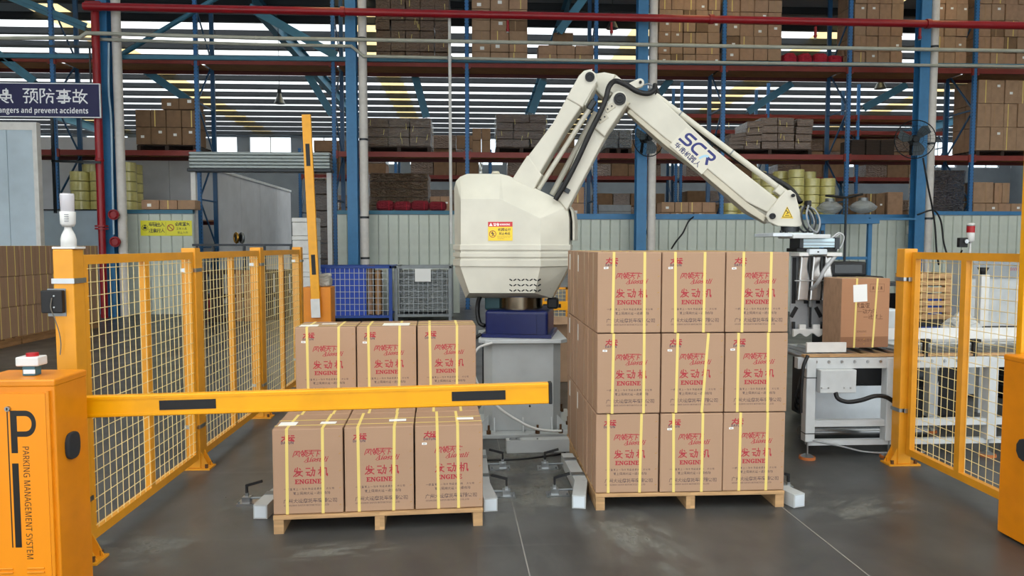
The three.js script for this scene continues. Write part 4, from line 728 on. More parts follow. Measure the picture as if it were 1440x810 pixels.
// ---------------------------------------------------------------- conveyor line on the right
{
  const z = 5.3, A = at(1120, 499, z), top = A.y, x0 = A.x, x1 = 6.4, dz = 0.72, zc = -(z + dz / 2);
  const t = thing('roller_conveyor', 'pale grey roller conveyor on square legs behind the right hand yellow fence', 'conveyor', [0, 0, 0]);
  const Y = (py) => at(1200, py, z).y;
  const beam = mb().box(x1 - x0, Y(502) - Y(517), 0.06, (x0 + x1) / 2, (Y(502) + Y(517)) / 2, -z).build('side_beam', mat.paint, t);
  mb().box(x1 - x0, Y(502) - Y(517), 0.06, (x0 + x1) / 2, (Y(502) + Y(517)) / 2, -z - dz).build('side_beam', mat.paint, t);
  mb().box(x1 - x0 - 0.1, 0.018, 0.05, (x0 + x1) / 2, Y(499.5), -z).build('wear_strip', mat.wood, t);
  for (let i = 0; i < 12; i++) { const p = at(1145 + i * 18, 507, z).x; if (p < x1) mb().cyl(0.011, 0.013, 0.01, p, Y(507.5), -z + 0.034, Math.PI / 2, 0, 0, 6).build('bolt', mat.steel, beam); }
  const legX = [at(1136, 600, z).x, at(1250, 600, z).x, at(1390, 600, z).x, 5.8];
  for (const [i, x] of legX.entries()) for (const k of [0, 1]) {
    const l = mb().rbox(i === 1 ? 0.1 : 0.075, top - 0.16, 0.08, 0.006, x, (top - 0.16) / 2 + 0.14, -z - k * dz).build('leg', mat.paint, t);
    mb().cyl(0.008, 0.008, 0.13, x, 0.08, -z - k * dz, 0, 0, 0, 10).cyl(0.018, 0.05, 0.02, x, 0.03, -z - k * dz, 0, 0, 0, 20).build('levelling_foot', mat.steel, l);
    mb().cyl(0.06, 0.062, 0.02, x, 0.01, -z - k * dz, 0, 0, 0, 20).build('foot_pad', std('#b5672f', 0.6), l);
    if (i === 0 && !k) for (const py of [530, 608]) mb().box(0.08, 0.006, 0.085, x, at(1136, py, z).y, -z).build('cable_tie', mat.black, l);
  }
  mb().box(x1 - legX[0], 0.05, 0.05, (x1 + legX[0]) / 2, Y(594), -z).build('stretcher', mat.paint, t); mb().box(x1 - legX[0], 0.04, 0.05, (x1 + legX[0]) / 2, Y(622), -z - 0.02).build('stretcher', mat.paint, t);
  const ctl = mb().rbox(at(1202, 530, 5.2).x - at(1151, 530, 5.2).x, Y(517) - Y(549), 0.14, 0.006, at(1176.5, 530, 5.24).x, (Y(517.5) + Y(549)) / 2, -z + 0.02).build('control_box', mat.paint, t);
  for (const px of [1155, 1165, 1187, 1196]) mb().cyl(0.006, 0.006, 0.006, at(px, 545, 5.21).x, at(px, 545.5, 5.21).y, -5.208, Math.PI / 2, 0, 0, 8).build('screw', mat.steel, ctl);
  const n = 34; for (let i = 0; i < n; i++) mb().cyl(0.025, 0.025, dz - 0.07, x0 + 0.12 + (x1 - x0 - 0.3) * i / (n - 1), top - 0.035, zc, Math.PI / 2, 0, 0, 14).build('roller', mat.steel, t);
  const dr = thing('drive_unit', 'black drive unit with hoses on the floor under the roller conveyor', 'drive unit', [at(1225, 590, 6.5).x, 0, -6.62]);
  mb().rbox(1.5, 0.62, 0.35, 0.02, 0.1, 0.33, 0).build('housing', mat.black, dr); mb().rbox(0.5, 0.3, 0.3, 0.02, -0.35, 0.2, 0.2).build('gearbox', mat.darkSteel, dr); mb().cyl(0.13, 0.13, 0.4, 0.3, 0.45, 0.22, 0, 0, Math.PI / 2, 24).build('motor', mat.darkSteel, dr);
  for (let i = 0; i < 5; i++) mb().tube([V(-0.65, 0.1 + i * 0.05, 0.2), V(-0.8, 0.16 + i * 0.05, 0.25 + i * 0.02), V(-0.72, 0.34 + i * 0.03, 0.24), V(-0.5, 0.4, 0.22)], 0.014, 24, 6).build('hose', mat.black, dr);
  // belt drum and tray under the table
  mb().cyl(0.055, 0.055, 1.05, at(1215, 608, 5.6).x, at(1215, 608, 5.6).y, -5.62, 0, 0, Math.PI / 2, 24).build('belt_drum', std('#77797a', 0.22, 0.9), t);
  mb().box(0.85, 0.3, 0.012, at(1215, 565, 5.7).x, at(1215, 568, 5.7).y, -5.7, -0.1, 0, 0).build('drip_tray', mat.whiteBlue, t);
  for (const px of [1311, 1381]) { const p = at(px, 500, 5.2); mb().rbox(0.035, 0.19, 0.03, 0.005, p.x, p.y, -5.287).rbox(0.07, 0.03, 0.05, 0.005, p.x + 0.005, p.y + 0.1, -5.29).build('black_bracket', mat.black, t); }
  const g = thing('white_end_plate', 'small blank pale plate standing at the open end of the conveyor', 'plate', [0, 0, 0]); g.name = 'end_guard';
  { const a = at(1134, 484, 5.36), b = at(1189, 497, 5.36); mb().box(b.x - a.x, a.y - top + 0.002, 0.02, (a.x + b.x) / 2, (a.y + top) / 2 + 0.012, -5.36).build('plate', mat.white, g); }
  tag(mb().tube([at(1136, 500, 5.24), at(1130, 515, 5.22), at(1127, 545, 5.22), at(1126, 580, 5.24)], 0.014, 30, 8).build(numbered('conveyor_cable'), mat.black), 'black cable hanging down the first leg of the conveyor', 'cable');
  tag(mb().tube([at(1175, 552, 5.22), at(1178, 560, 5.2), at(1190, 565, 5.18), at(1210, 563, 5.17), at(1230, 557, 5.17), at(1245, 558, 5.2), at(1258, 566, 5.22), at(1272, 580, 5.225)], 0.017, 50, 8).build(numbered('conveyor_cable'), mat.black), 'thick black cable drooping from the grey control box under the conveyor', 'cable');
  tag(mb().tube([at(1143, 620, 5.25), at(1180, 627, 5.2), at(1215, 635, 5.2), at(1255, 637, 5.21), at(1300, 636, 5.22)], 0.007, 40, 6).build(numbered('conveyor_cable'), std('#8d8f90', 0.5)), 'thin grey wire slung low between the conveyor leg and the fence post', 'cable');
  // the carton that waits on the table
  const shipT = canvas(512, 700, (c, w, h) => {
    c.fillStyle = '#b0805e'; c.fillRect(0, 0, w, h); for (let y = 0; y < h; y += 2) { c.fillStyle = `rgba(80,50,25,${0.05 * rnd()})`; c.fillRect(0, y, w, 1); }
    const ink = '#6f4a34'; han(c, '质量强', 150, 250, 44, 5, ink, 1.2); han(c, '一动力风', 175, 308, 44, 5, ink, 1.2); han(c, '一选更上', 240, 366, 44, 5, ink, 1.2);
    c.strokeStyle = ink; c.lineWidth = 3; c.strokeRect(300, 55, 150, 78); c.fillStyle = ink; for (const x of [325, 372, 412]) { c.fillRect(x, 80, 16, 30); c.fillRect(x - 6, 106, 28, 5); }
    c.font = 'bold 26px serif'; c.fillText('ENGINE', 170, 545); c.fillStyle = 'rgba(80,45,25,0.35)'; c.fillRect(0, 590, w, 110); c.fillStyle = ink; han(c, '广州大运摩托车', 150, 612, 26, 3, ink, 1.25);
  });
  const cz = 5.62, a = at(1181, 396, cz), b = at(1249, 493, cz), w = b.x - a.x, h = a.y - b.y, d = 0.27, box = new RoundedBoxGeometry(w, h, d, 2, 0.006);
  const c = thing('shipping_carton', 'strapped carton with a white delivery note waiting on the conveyor end', 'carton', [(a.x + b.x) / 2, top + 0.004, -cz - d / 2], 0.07);
  const km = mat.kraft, fm = new THREE.MeshStandardMaterial({ map: shipT, roughness: 0.82 }), bd = meshOf('carton_body', box, [km, km, km, km, fm, km], c); bd.position.y = h / 2;
  for (const k of [-0.085, 0.085]) mb().box(0.016, h, 0.001, k, h / 2, d / 2 + 0.0006, 0, 0, k > 0 ? -0.05 : -0.02).box(0.016, 0.001, d, k, h + 0.0006, 0).build('strap', mat.strap, c);
  mb().box(0.12, 0.14, 0.001, -0.05, h - 0.12, d / 2 + 0.002, 0, 0, 0.05).build('delivery_note', mat.label, c);
  for (const y of [0.03, 0.07, 0.11]) mb().box(0.012, 0.004, 0.002, -0.005, y, d / 2 + 0.001, 0, 0, 0.3).build('staple', mat.brass, c);
}
// the second line behind, a machine with monitor, and what leans and stands there
{
  const z = 6.9, t = thing('infeed_conveyor', 'white framed feeding conveyor with dark bearings behind the mesh', 'conveyor');
  const a = at(1268, 470, z), Y = (py) => at(1330, py, z).y;
  mb().box(3.2, 0.06, 0.05, a.x + 1.6, Y(470), -z - 0.1).build('rear_rail', mat.white, t); mb().box(2.8, 0.04, 0.05, at(1290, 476, 6.4).x + 1.4, at(1330, 477, 6.4).y, -6.4).build('front_rail', mat.white, t);
  for (let i = 0; i < 7; i++) { const p = at(1285, 480 + i * 2.0, 6.52 - i * 0.05), x = p.x; mb().rod(V(x - 0.3, p.y, p.z), V(x + 1.6, p.y, p.z), 0.012, 8).build('slide_bar', mat.steel, t); }
  const legs = [[1272, 6.9], [1400, 6.9]]; for (const [px, zz] of legs) mb().box(0.06, Y(470), 0.06, at(px, 480, zz).x, Y(470) / 2, -zz - 0.1).build('leg', mat.white, t); mb().box(0.06, Y(476), 0.06, at(1300, 480, 6.4).x + 0.1, Y(476) / 2, -6.4).build('leg', mat.white, t);
  const cab = thing('machine_cabinet', 'grey machine cabinet low behind the mesh, under the conveyor', 'cabinet', [at(1340, 600, 7.4).x, 0, -7.6]);
  mb().rbox(0.75, 0.62, 0.5, 0.01, 0, 0.35, 0).build('housing', mat.paleGrey, cab); mb().rbox(0.2, 0.5, 0.02, 0.004, -0.24, 0.35, 0.256).build('door', mat.paint, cab); mb().box(0.02, 0.05, 0.02, 0.3, 0.4, 0.258).build('latch', mat.black, cab); mb().box(0.7, 0.04, 0.44, 0, 0.02, 0).build('plinth', mat.black, cab);
  const dk = thing('motor_housing', 'black motor housing behind the mesh next to the shaded cabinet', 'motor', [at(1432, 590, 7.3).x, 0, -7.45]); mb().rbox(0.4, 0.75, 0.4, 0.02, 0, 0.375, 0).build('housing', mat.black, dk); for (let i = 0; i < 6; i++) mb().box(0.42, 0.012, 0.42, 0, 0.15 + i * 0.1, 0).build('cooling_fin', mat.darkSteel, dk);
  // plastic bag on the conveyor rail
  const bag = thing('plastic_bag', 'crumpled clear plastic bag heaped on the conveyor behind the mesh', 'bag', [at(1355, 470, 6.7).x, at(1355, 476, 6.7).y, -6.72]);
  const bg = new THREE.SphereGeometry(0.19, 40, 26), bp = bg.attributes.position; for (let i = 0; i < bp.count; i++) { const v = V().fromBufferAttribute(bp, i), y = (v.y + 0.19) / 0.38, f = 1.15 - 0.75 * y + 0.35 * (fbm(v.x * 9 + 5, v.z * 9 + v.y * 6, 64, 7, 3) - 0.5), k = fbm(v.x * 22 + 9, v.y * 22 + v.z * 9, 64, 17, 3) - 0.5; bp.setXYZ(i, v.x * f * 1.0 + k * 0.05, Math.max(0, y * 0.27 + k * 0.05), v.z * f + k * 0.05); } bg.computeVertexNormals();
  meshOf('bag', bg, new THREE.MeshPhysicalMaterial({ color: '#e4e6e6', roughness: 0.3, transmission: 0.25, thickness: 0, bumpMap: crinkleT, bumpScale: 0.02 }), bag);
  const bp0 = at(1355, 476, 6.7).y; mb().box(0.7, 0.03, 0.28, 0, -0.016, 0).build('tray', mat.paint, bag); bag.userData.label = 'crumpled clear plastic bag heaped on a white tray behind the mesh'; mb().box(0.06, bp0 - 0.03, 0.06, 0.2, -(bp0 - 0.03) / 2 - 0.031, 0).build('tray_leg', mat.paint, bag);
  // wooden pallet standing on edge
  const pz = 8.6, q = at(1265, 384, pz), r = at(1334, 450, pz), W = r.x - q.x, H = q.y - r.y;
  const st = thing('machine_table', 'dark machine table behind the mesh that the upright wooden pallet stands on', 'table', [(q.x + r.x) / 2 + 0.1, 0, -pz - 0.1]);
  mb().box(1.1, 0.05, 0.7, 0, r.y - 0.027, 0).build('top', mat.darkSteel, st); for (const sx of [-1, 1]) for (const sz of [-1, 1]) mb().box(0.06, r.y - 0.05, 0.06, sx * 0.5, (r.y - 0.05) / 2, sz * 0.3).build('leg', mat.darkSteel, st);
  const p = thing('wooden_pallet', 'slatted wooden pallet standing on edge behind the yellow mesh', 'pallet', [(q.x + r.x) / 2, r.y + 0.002, -pz]); const lean = new THREE.Group(); void lean;
  p.rotation.x = -0.06; for (let i = 0; i < 7; i++) mb().box(W, H / 7 * 0.68, 0.02, 0, H / 14 + H / 7 * i, 0.05).build('slat', mat.wood, p);
  for (const k of [-0.46, 0, 0.46]) mb().box(0.07, H, 0.075, k * W, H / 2, 0.0).build('bearer', mat.wood, p);
  // white post and pale cabinets at the back right
  const wp = thing('white_post', 'white square post with a black cap in front of the pale cabinet', 'post', [at(1381, 420, 7.8).x, 0, -7.8]); mb().rbox(0.1, at(1381, 386, 7.8).y, 0.1, 0.01, 0, at(1381, 386, 7.8).y / 2, 0).build('post', mat.white, wp); mb().lathe([[0, 0], [0.035, 0], [0.035, 0.03], [0.06, 0.08], [0, 0.08]], 0, at(1381, 386, 7.8).y, 0).build('cap', mat.black, wp);
  const cz = 10.2, ca = at(1368, 366, cz), cb = at(1520, 366, cz), mc = thing('control_cabinet', 'pale control cabinet with a red logo on its grey band behind the mesh', 'cabinet', [(ca.x + cb.x) / 2, 0, -cz - 0.3]);
  const cw = cb.x - ca.x; mb().rbox(cw, ca.y, 0.6, 0.01, 0, ca.y / 2, 0).build('housing', mat.paint, mc); mb().box(cw, 0.26, 0.02, 0, ca.y - 0.14, 0.305).build('band', std('#9aa0a4', 0.5), mc); mb().rbox(0.5, 0.95, 0.02, 0.005, 0.1, ca.y - 0.85, 0.305).build('door', mat.white, mc);
  const lt = canvas(256, 64, (c, w, h) => { c.fillStyle = '#9aa0a4'; c.fillRect(0, 0, w, h); c.fillStyle = '#a52a34'; c.font = 'bold 44px serif'; c.fillText('DAYUN', 30, 48); }); { const a = at(1417, 372, cz), lm = std('#9aa0a4', 0.5), s = meshOf('logo_plate', new THREE.BoxGeometry(0.3, 0.09, 0.004), [lm, lm, lm, lm, new THREE.MeshStandardMaterial({ map: lt, roughness: 0.5 }), lm], mc); s.position.set(a.x + 0.14 - (ca.x + cb.x) / 2, ca.y - 0.13, 0.317); }
  // packing machine with a dark screen behind the waiting carton
  const mz = 8.0, ma = at(1178, 395, mz), me = at(1238, 395, mz), pk = thing('packing_machine', 'black topped packing machine behind the waiting carton', 'machine', [(ma.x + me.x) / 2, 0, -mz - 0.3]), pw = me.x - ma.x + 0.1;
  mb().rbox(pw, 0.3, 0.6, 0.02, 0, ma.y - 0.1, 0).build('head', mat.black, pk); mb().rbox(pw * 0.75, 0.17, 0.3, 0.02, 0, ma.y + 0.13, -0.1).build('screen_hood', mat.black, pk); mb().box(pw * 0.55, 0.1, 0.01, 0, ma.y + 0.13, 0.052).build('screen', std('#1b2226', 0.12), pk); mb().box(pw * 1.05, 0.012, 0.02, 0.02, ma.y - 0.02, 0.31).build('steel_edge', mat.steel, pk);
  mb().box(pw * 0.9, ma.y - 0.25, 0.5, 0, (ma.y - 0.25) / 2, 0).build('stand', mat.darkSteel, pk);
  const wbx = thing('white_control_box', 'white control box with a dark knob beside the waiting carton', 'control box', [at(1257, 458, 7).x, 0, -7.2]); wbx.name = 'control_pedestal'; mb().rbox(0.2, at(1257, 436, 7).y, 0.25, 0.008, 0, at(1257, 436, 7).y / 2, 0).build('housing', mat.whiteBlue, wbx); mb().rbox(0.09, 0.08, 0.1, 0.02, -0.01, at(1257, 436, 7).y + 0.04, 0).build('knob', mat.black, wbx); mb().rbox(0.13, 0.2, 0.008, 0.003, 0.01, at(1257, 452, 7).y, 0.128).build('door', mat.paint, wbx);
  const sg = thing('side_guard', 'white sheet guard along the far edge of the conveyor, beside the yellow post', 'guard', [0, 0, 0]); { const u = at(1242, 462, 6.15), v = at(1295, 475, 6.15); mb().box(v.x - u.x + 1.2, 0.1, 0.015, (u.x + v.x) / 2 + 0.6, u.y - 0.04, -6.09).build('sheet', mat.white, sg); mb().box(0.05, 0.2, 0.03, u.x + 0.1, u.y - 0.16, -6.085).build('bracket', mat.paint, sg); }
  // clutter: a dark shelf with small coloured parts behind the pallet
  const sh = thing('work_bench', 'cluttered dark work bench against the partition behind the fence', 'bench', [at(1330, 420, 11).x, 0, -11.3]); mb().box(2.3, 0.05, 0.6, 0, at(1330, 400, 11).y, 0).build('top', mat.darkSteel, sh); for (const sx of [-1, 1]) mb().box(0.08, at(1330, 400, 11).y, 0.5, sx * 1.05, at(1330, 400, 11).y / 2, 0).build('leg', mat.darkSteel, sh); mb().box(2.1, 0.6, 0.03, 0, 0.55, -0.25).build('back_panel', mat.black, sh);
  const by = at(1330, 400, 11).y + 0.026; for (const [px, w, h, d, m, l, n] of [[1352, 0.35, 0.09, 0.2, std('#c9c23e', 0.5), 'small yellow tray on the cluttered work bench', 'parts_tray'], [1312, 0.3, 0.16, 0.25, mat.kraftDark, 'low brown box on the cluttered work bench', 'parts_box'], [1390, 0.16, 0.2, 0.16, mat.redPipe, 'small red case on the cluttered work bench', 'tool_case']]) { const o = thing(n, l, 'box', [at(px, 400, 11.2).x, by, -11.25]); mb().rbox(w, h, d, 0.01, 0, h / 2, 0).build('body', m, o); mb().rbox(w * 1.02, h * 0.15, d * 1.02, 0.005, 0, h * 0.92, 0).build('rim', m, o); }
  const bc = thing('blue_crate', 'blue plastic crate under the cluttered work bench', 'crate', [at(1306, 440, 10.9).x, 0, -10.95]); mb().rbox(0.4, 0.85, 0.35, 0.02, 0, 0.425, 0).build('crate', mat.blueCage, bc); mb().rbox(0.43, 0.05, 0.38, 0.01, 0, 0.85, 0).build('rim', mat.blueCage, bc);
  // red and white signal lamp with a camera box on a pole
  const sp = at(1364, 350, 9.4), sl = thing('signal_lamp', 'red and white signal lamp on a thin white pole behind the fence', 'signal lamp', [sp.x, 0, -9.4]);
  const ys = at(1364, 341, 9.4).y; mb().cyl(0.014, 0.014, ys, 0, ys / 2, 0, 0, 0, 0, 12).cyl(0.08, 0.09, 0.02, 0, 0.01, 0).build('pole', mat.white, sl); const s1 = at(1364, 327, 9.4).y, s2 = at(1364, 318, 9.4).y; mb().lathe([[0, 0], [0.03, 0], [0.048, 0.03], [0.048, s1 - ys], [0, s1 - ys]], 0, ys, 0).build('white_lens', mat.white, sl); mb().cyl(0.05, 0.05, s2 - s1, 0, (s1 + s2) / 2, 0, 0, 0, 0, 24).build('red_lens', mat.red, sl); mb().lathe([[0, 0], [0.05, 0], [0.05, 0.03], [0.03, 0.042], [0, 0.045]], 0, s2, 0).build('cap', mat.white, sl);
  const cm = mb().rbox(0.12, 0.13, 0.06, 0.008, -0.11, ys + 0.0, 0).build('camera_box', mat.black, sl); mb().cyl(0.028, 0.028, 0.03, -0.085, ys + 0.015, 0.04, Math.PI / 2, 0, 0, 20).cyl(0.015, 0.015, 0.034, -0.085, ys + 0.015, 0.042, Math.PI / 2, 0, 0, 20).build('lens', mat.steel, cm);
  mb().box(0.1, 0.02, 0.03, -0.06, ys + 0.0, 0).build('bracket', mat.black, sl);
}
// ---------------------------------------------------------------- pallet racks behind the partition
const RZF = 18.3, RZB = 19.4, Y0 = 2.32, Y1 = at(1100, 217, RZF).y, Y2 = at(1100, 93, RZF).y;
const perf = dataTex(64, (u, v) => { const h = Math.hypot((u - 0.5) * 1.2, ((v * 2) % 1) - 0.5); return h < 0.2 ? [0.05, 0.06, 0.1] : [1, 1, 1]; }, true);
mat.rackPost = std('#2c6ba4', 0.45, 0, { map: (() => { const c = perf.clone(); c.repeat.set(10, 6); c.needsUpdate = true; return c; })() });
function rack(name, label, xs, zf, zb, height, levels, beamsAt) {
  const t = thing(name, label, 'rack', [0, 0, 0]);
  const postG = mb().box(0.1, height, 0.07, 0, height / 2, 0).geo();
  for (const x of xs) {
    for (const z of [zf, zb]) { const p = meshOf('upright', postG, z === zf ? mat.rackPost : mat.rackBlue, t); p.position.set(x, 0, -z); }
    let y = 0.4, s = 1; while (y + 1.3 < height) { mb().bar(V(x, y, -(s > 0 ? zf : zb)), V(x, y + 1.2, -(s > 0 ? zb : zf)), 0.03, 0.04).build('brace', mat.rackBlue, t); mb().bar(V(x, y, -zf), V(x, y, -zb), 0.03, 0.04).build('strut', mat.rackBlue, t); y += 1.2; s = -s; }
    for (const z of [zf, zb]) mb().box(0.16, 0.012, 0.14, x, 0.006, -z).build('foot_plate', mat.rackBlue, t);
  }
  for (let i = 0; i + 1 < xs.length; i++) for (const [k, y] of levels.entries()) {
    if (!beamsAt(i, k)) continue;
    const a = xs[i] + 0.05, b = xs[i + 1] - 0.05;
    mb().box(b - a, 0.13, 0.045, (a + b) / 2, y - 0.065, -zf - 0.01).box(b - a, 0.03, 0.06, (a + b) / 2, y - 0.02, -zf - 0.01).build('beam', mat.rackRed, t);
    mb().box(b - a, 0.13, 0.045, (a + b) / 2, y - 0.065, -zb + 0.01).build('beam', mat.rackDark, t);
    mb().box(b - a, 0.018, zb - zf - 0.08, (a + b) / 2, y - 0.03, -(zf + zb) / 2).build('deck', mat.oldWood, t);
    for (const x of [a + 0.02, b - 0.02]) mb().box(0.05, 0.2, 0.06, x, y - 0.08, -zf + 0.02).build('beam_bracket', mat.rackRed, t);
  }
  return t;
}
const RX_ = [80, 280, 471, 657, 837, 1015, 1190, 1365, 1540].map((p) => at(p, 250, RZF).x);
rack('pallet_rack', 'long blue and red pallet rack behind the partition, loaded with cartons up to the roof', [RX_[0] - 3.5, ...RX_], RZF, RZB, 8.45, [Y0, Y1, Y2], (i, k) => !(i === 2 + 0 && k < 2) && !(i < 2 && k === 2 && i < 0));
const SX = []; for (let x = -6.1; x < 18; x += 3.3) SX.push(x);
rack('pallet_rack', 'second dark rack row further back, seen between the loads of the front rack', SX.filter((x) => x < 7.2), 25.2, 26.3, 5.0, [2.1, 4.1], () => true);
rack('pallet_rack', 'taller rear rack with high red beams, behind the heap and the fan column', [7.28, ...SX.filter((x) => x > 7.2)], 25.2, 26.3, 7.4, [2.1, 4.1, 5.75, 6.3], () => true);

// pallets on the rack beams
function rackPallet(label, x, y, z, w, d, m = mat.darkPallet) {
  const t = thing('rack_pallet', label, 'pallet', [x, y, z]);
  for (let i = 0; i < 5; i++) mb().box(w, 0.02, d / 5 * 0.7, 0, 0.128, -d / 2 + d / 10 + d / 5 * i).build('deck_board', m, t);
  for (const k of [-1, 0, 1]) mb().box(0.09, 0.115, d, k * (w / 2 - 0.05), 0.0585, 0).build('bearer', m, t);
  return t;
}
const ord = ['first', 'second', 'third', 'fourth', 'fifth', 'sixth', 'seventh', 'eighth', 'ninth'];
const cartonMats = [mat.kraftPale, mat.kraft, mat.kraftDark];
const cartonG = new Map(); const cg = (w, h, d) => { const k = [w, h, d].map((v) => v.toFixed(3)).join(); if (!cartonG.has(k)) cartonG.set(k, metreUV(new RoundedBoxGeometry(w, h, d, 1, 0.012))); return cartonG.get(k); };
const labG = new THREE.BoxGeometry(0.11, 0.085, 0.004), tapeCache = new Map();
function cartons(o) {                    // o.px [left, right], o.top pixel, o.level height, o.z ahead; cols, rows, words
  const z = o.z ?? 18.35, a = at(o.px[0], o.top, z), b = at(o.px[1], o.top, z), d = o.depth ?? 0.55, base = o.level + (o.pallet ? 0.142 : 0.004);
  if (o.pallet) rackPallet(`dark pallet under the ${o.words}`, (a.x + b.x) / 2, o.level + 0.002, -z - Math.max(d, 1.0) / 2, b.x - a.x - 0.02, Math.max(d, 1.0));
  const w = (b.x - a.x) / o.cols, h = (a.y - base) / o.rows, deep = o.deep ?? 1;
  for (let r = 0; r < o.rows; r++) for (let c = 0; c < o.cols; c++) for (let k = 0; k < deep; k++) {
    if (o.skip && o.skip(c, r)) continue; if (k && c) continue;
    const col = o.cols === 1 ? '' : `, ${ord[c]} from the near end`, row = o.rows === 1 ? '' : r === o.rows - 1 ? ', top row' : r === 0 ? ', bottom row' : `, ${ord[o.rows - 1 - r]} row down`;
    const wj = o.jitter ? rr(-0.01, 0.01) : 0;
    const where = `${o.cols > 1 ? `${k ? 'rear ' : ''}carton ${ord[c]} from left` : 'carton'}${row}, ${o.words}`; void col;
    const t = thing('cardboard_carton', where, 'carton', [a.x + w * (c + 0.5) + wj, base + h * (r + 0.5), -z - d / 2 - k * (d + 0.01) + rr(-0.02, 0.02)], rr(-0.005, 0.005), o.words);
    const m = o.mat || cartonMats[(hash(c, r, 5 + o.px[0]) * 2.2) | 0];
    meshOf('carton_body', cg(w - 0.012, h - 0.006, d), m, t);
    const q = hash(c, r, o.px[0]);
    if (q < 0.3) { const l = meshOf('label', labG, mat.label, t); l.position.set((hash(r, c, 3) - 0.5) * w * 0.5, (hash(r, c, 9) - 0.4) * h * 0.5, d / 2 + 0.002); l.scale.setScalar(Math.min(1, w * 2)); }
    if (q > 0.55) { const key = h.toFixed(3); if (!tapeCache.has(key)) tapeCache.set(key, new THREE.BoxGeometry(0.022, h - 0.02, 0.003)); const l = meshOf('strap', tapeCache.get(key), q > 0.8 ? mat.strap : mat.tapeTan, t); l.position.set((hash(r, c, 13) - 0.5) * w * 0.5, 0, d / 2 + 0.0015); }
  }
}
mat.shiny = new THREE.MeshStandardMaterial({ color: '#8f8480', roughness: 0.28, metalness: 0.35, bumpMap: rep(crinkleT, 0.9), bumpScale: 0.09 });
mat.shinyBrown = new THREE.MeshStandardMaterial({ color: '#7d6650', roughness: 0.3, metalness: 0.2, bumpMap: rep(crinkleT, 1.1), bumpScale: 0.07 });
function wrapped(o) {                    // cartons under stretch film on a pallet
  const z = o.z ?? 18.35, a = at(o.px[0], o.top, z), b = at(o.px[1], o.top, z), d = o.depth ?? 1.0, base = o.level + (o.pallet === false ? 0.004 : 0.142);
  const cx = (a.x + b.x) / 2; if (o.pallet !== false) rackPallet(`dark pallet under the ${o.words}`, cx, o.level + 0.002, -z - d / 2, b.x - a.x, d);
  const t = thing('wrapped_load', o.label || `film wrapped load of cartons, the ${o.words}`, 'wrapped load', [cx, base, -z - d / 2]);
  const W = b.x - a.x - 0.03, H = a.y - base, w = W / o.cols, h = H / o.rows, m = o.mat || mat.wrapKraft;
  for (let c = 0; c < o.cols; c++) {
    const f = o.heap ? [0.5, 0.88, 1, 1, 0.96, 0.9][c] : 1, lean = o.heap ? [0.16, 0.1, 0.03, -0.02, -0.02, -0.04][c] : 0;
    for (let r = 0; r < o.rows; r++) { const p = meshOf('carton', cg(w - 0.01, h - 0.008, d - 0.05), m, t); p.position.set(-W / 2 + w * (c + 0.5) + rr(-0.012, 0.012) + (f < 1 ? 0.02 * r : 0), h * f * (r + 0.5), rr(-0.03, 0.02)); p.scale.y = f * 0.98; p.rotation.set(0, rr(-0.02, 0.02), lean * r / o.rows); }
  }
  const g = new RoundedBoxGeometry(W + 0.04, H + 0.002, d, 6, 0.05), pp = g.attributes.position;
  for (let i = 0; i < pp.count; i++) { const v = V().fromBufferAttribute(pp, i), k = fbm(v.x * 3 + 7, v.y * 7 + v.z * 3, 64, 23, 4) - 0.5; pp.setXYZ(i, v.x + k * 0.03, v.y, v.z + (v.z > 0 ? 0.02 : 0) + k * 0.03); } g.computeVertexNormals();
  if (!o.heap && o.film !== false) { const f = meshOf('stretch_film', metreUV(g), mat.film, t); f.position.y = H / 2 + 0.004; }
  for (let i = 0; i < (o.ticks ?? 6); i++) mb().box(0.012, h * 0.6, 0.004, rr(-W / 2, W / 2), rr(0.15, 0.85) * H, d / 2 - 0.005, 0, 0, rr(-0.2, 0.2)).build('strap_end', mat.strap, t);
  return t;
}
// --- top level, from the banner side to the far side
wrapped({ px: [527, 632], top: -18, level: Y2, cols: 5, rows: 7, words: 'dark top level load behind the hanging conduit', pallet: false, film: false, ticks: 14 });
cartons({ px: [663, 742], top: -18, level: Y2, cols: 3, rows: 7, words: 'tall stack above the robot body', depth: 0.6 });
cartons({ px: [757, 835], top: 63, level: Y2, cols: 3, rows: 2, words: 'low double row above the robot arm', depth: 0.5 });
{ const a = at(779, 46, 18.4), b = at(806, 63, 18.4), t = thing('cardboard_carton', 'single brown carton lying on the low double row above the robot arm', 'carton', [(a.x + b.x) / 2, b.y + 0.006 + (a.y - b.y) / 2, -18.62]); meshOf('carton_body', cg(b.x - a.x, a.y - b.y, 0.45), mat.kraftDark, t); }
cartons({ px: [927, 1014], top: -18, level: Y2, cols: 5, rows: 7, words: 'tall stack next to the robot column', depth: 0.6, deep: 1, jitter: true });
cartons({ px: [1022, 1101], top: -18, level: Y2, cols: 4, rows: 6, words: 'tall stack beside the red bags', depth: 0.6, pallet: true });
cartons({ px: [1203, 1272], top: -18, level: Y2, cols: 4, rows: 5, words: 'tall stack between red bags and fan column', depth: 0.45, deep: 2 });
cartons({ px: [1314, 1363], top: -18, level: Y2, cols: 3, rows: 5, words: 'top stack just past the fan column', depth: 0.6 });
cartons({ px: [1378, 1452], top: -18, level: Y2, cols: 4, rows: 5, words: 'top stack at the corner of the picture', depth: 0.6 });
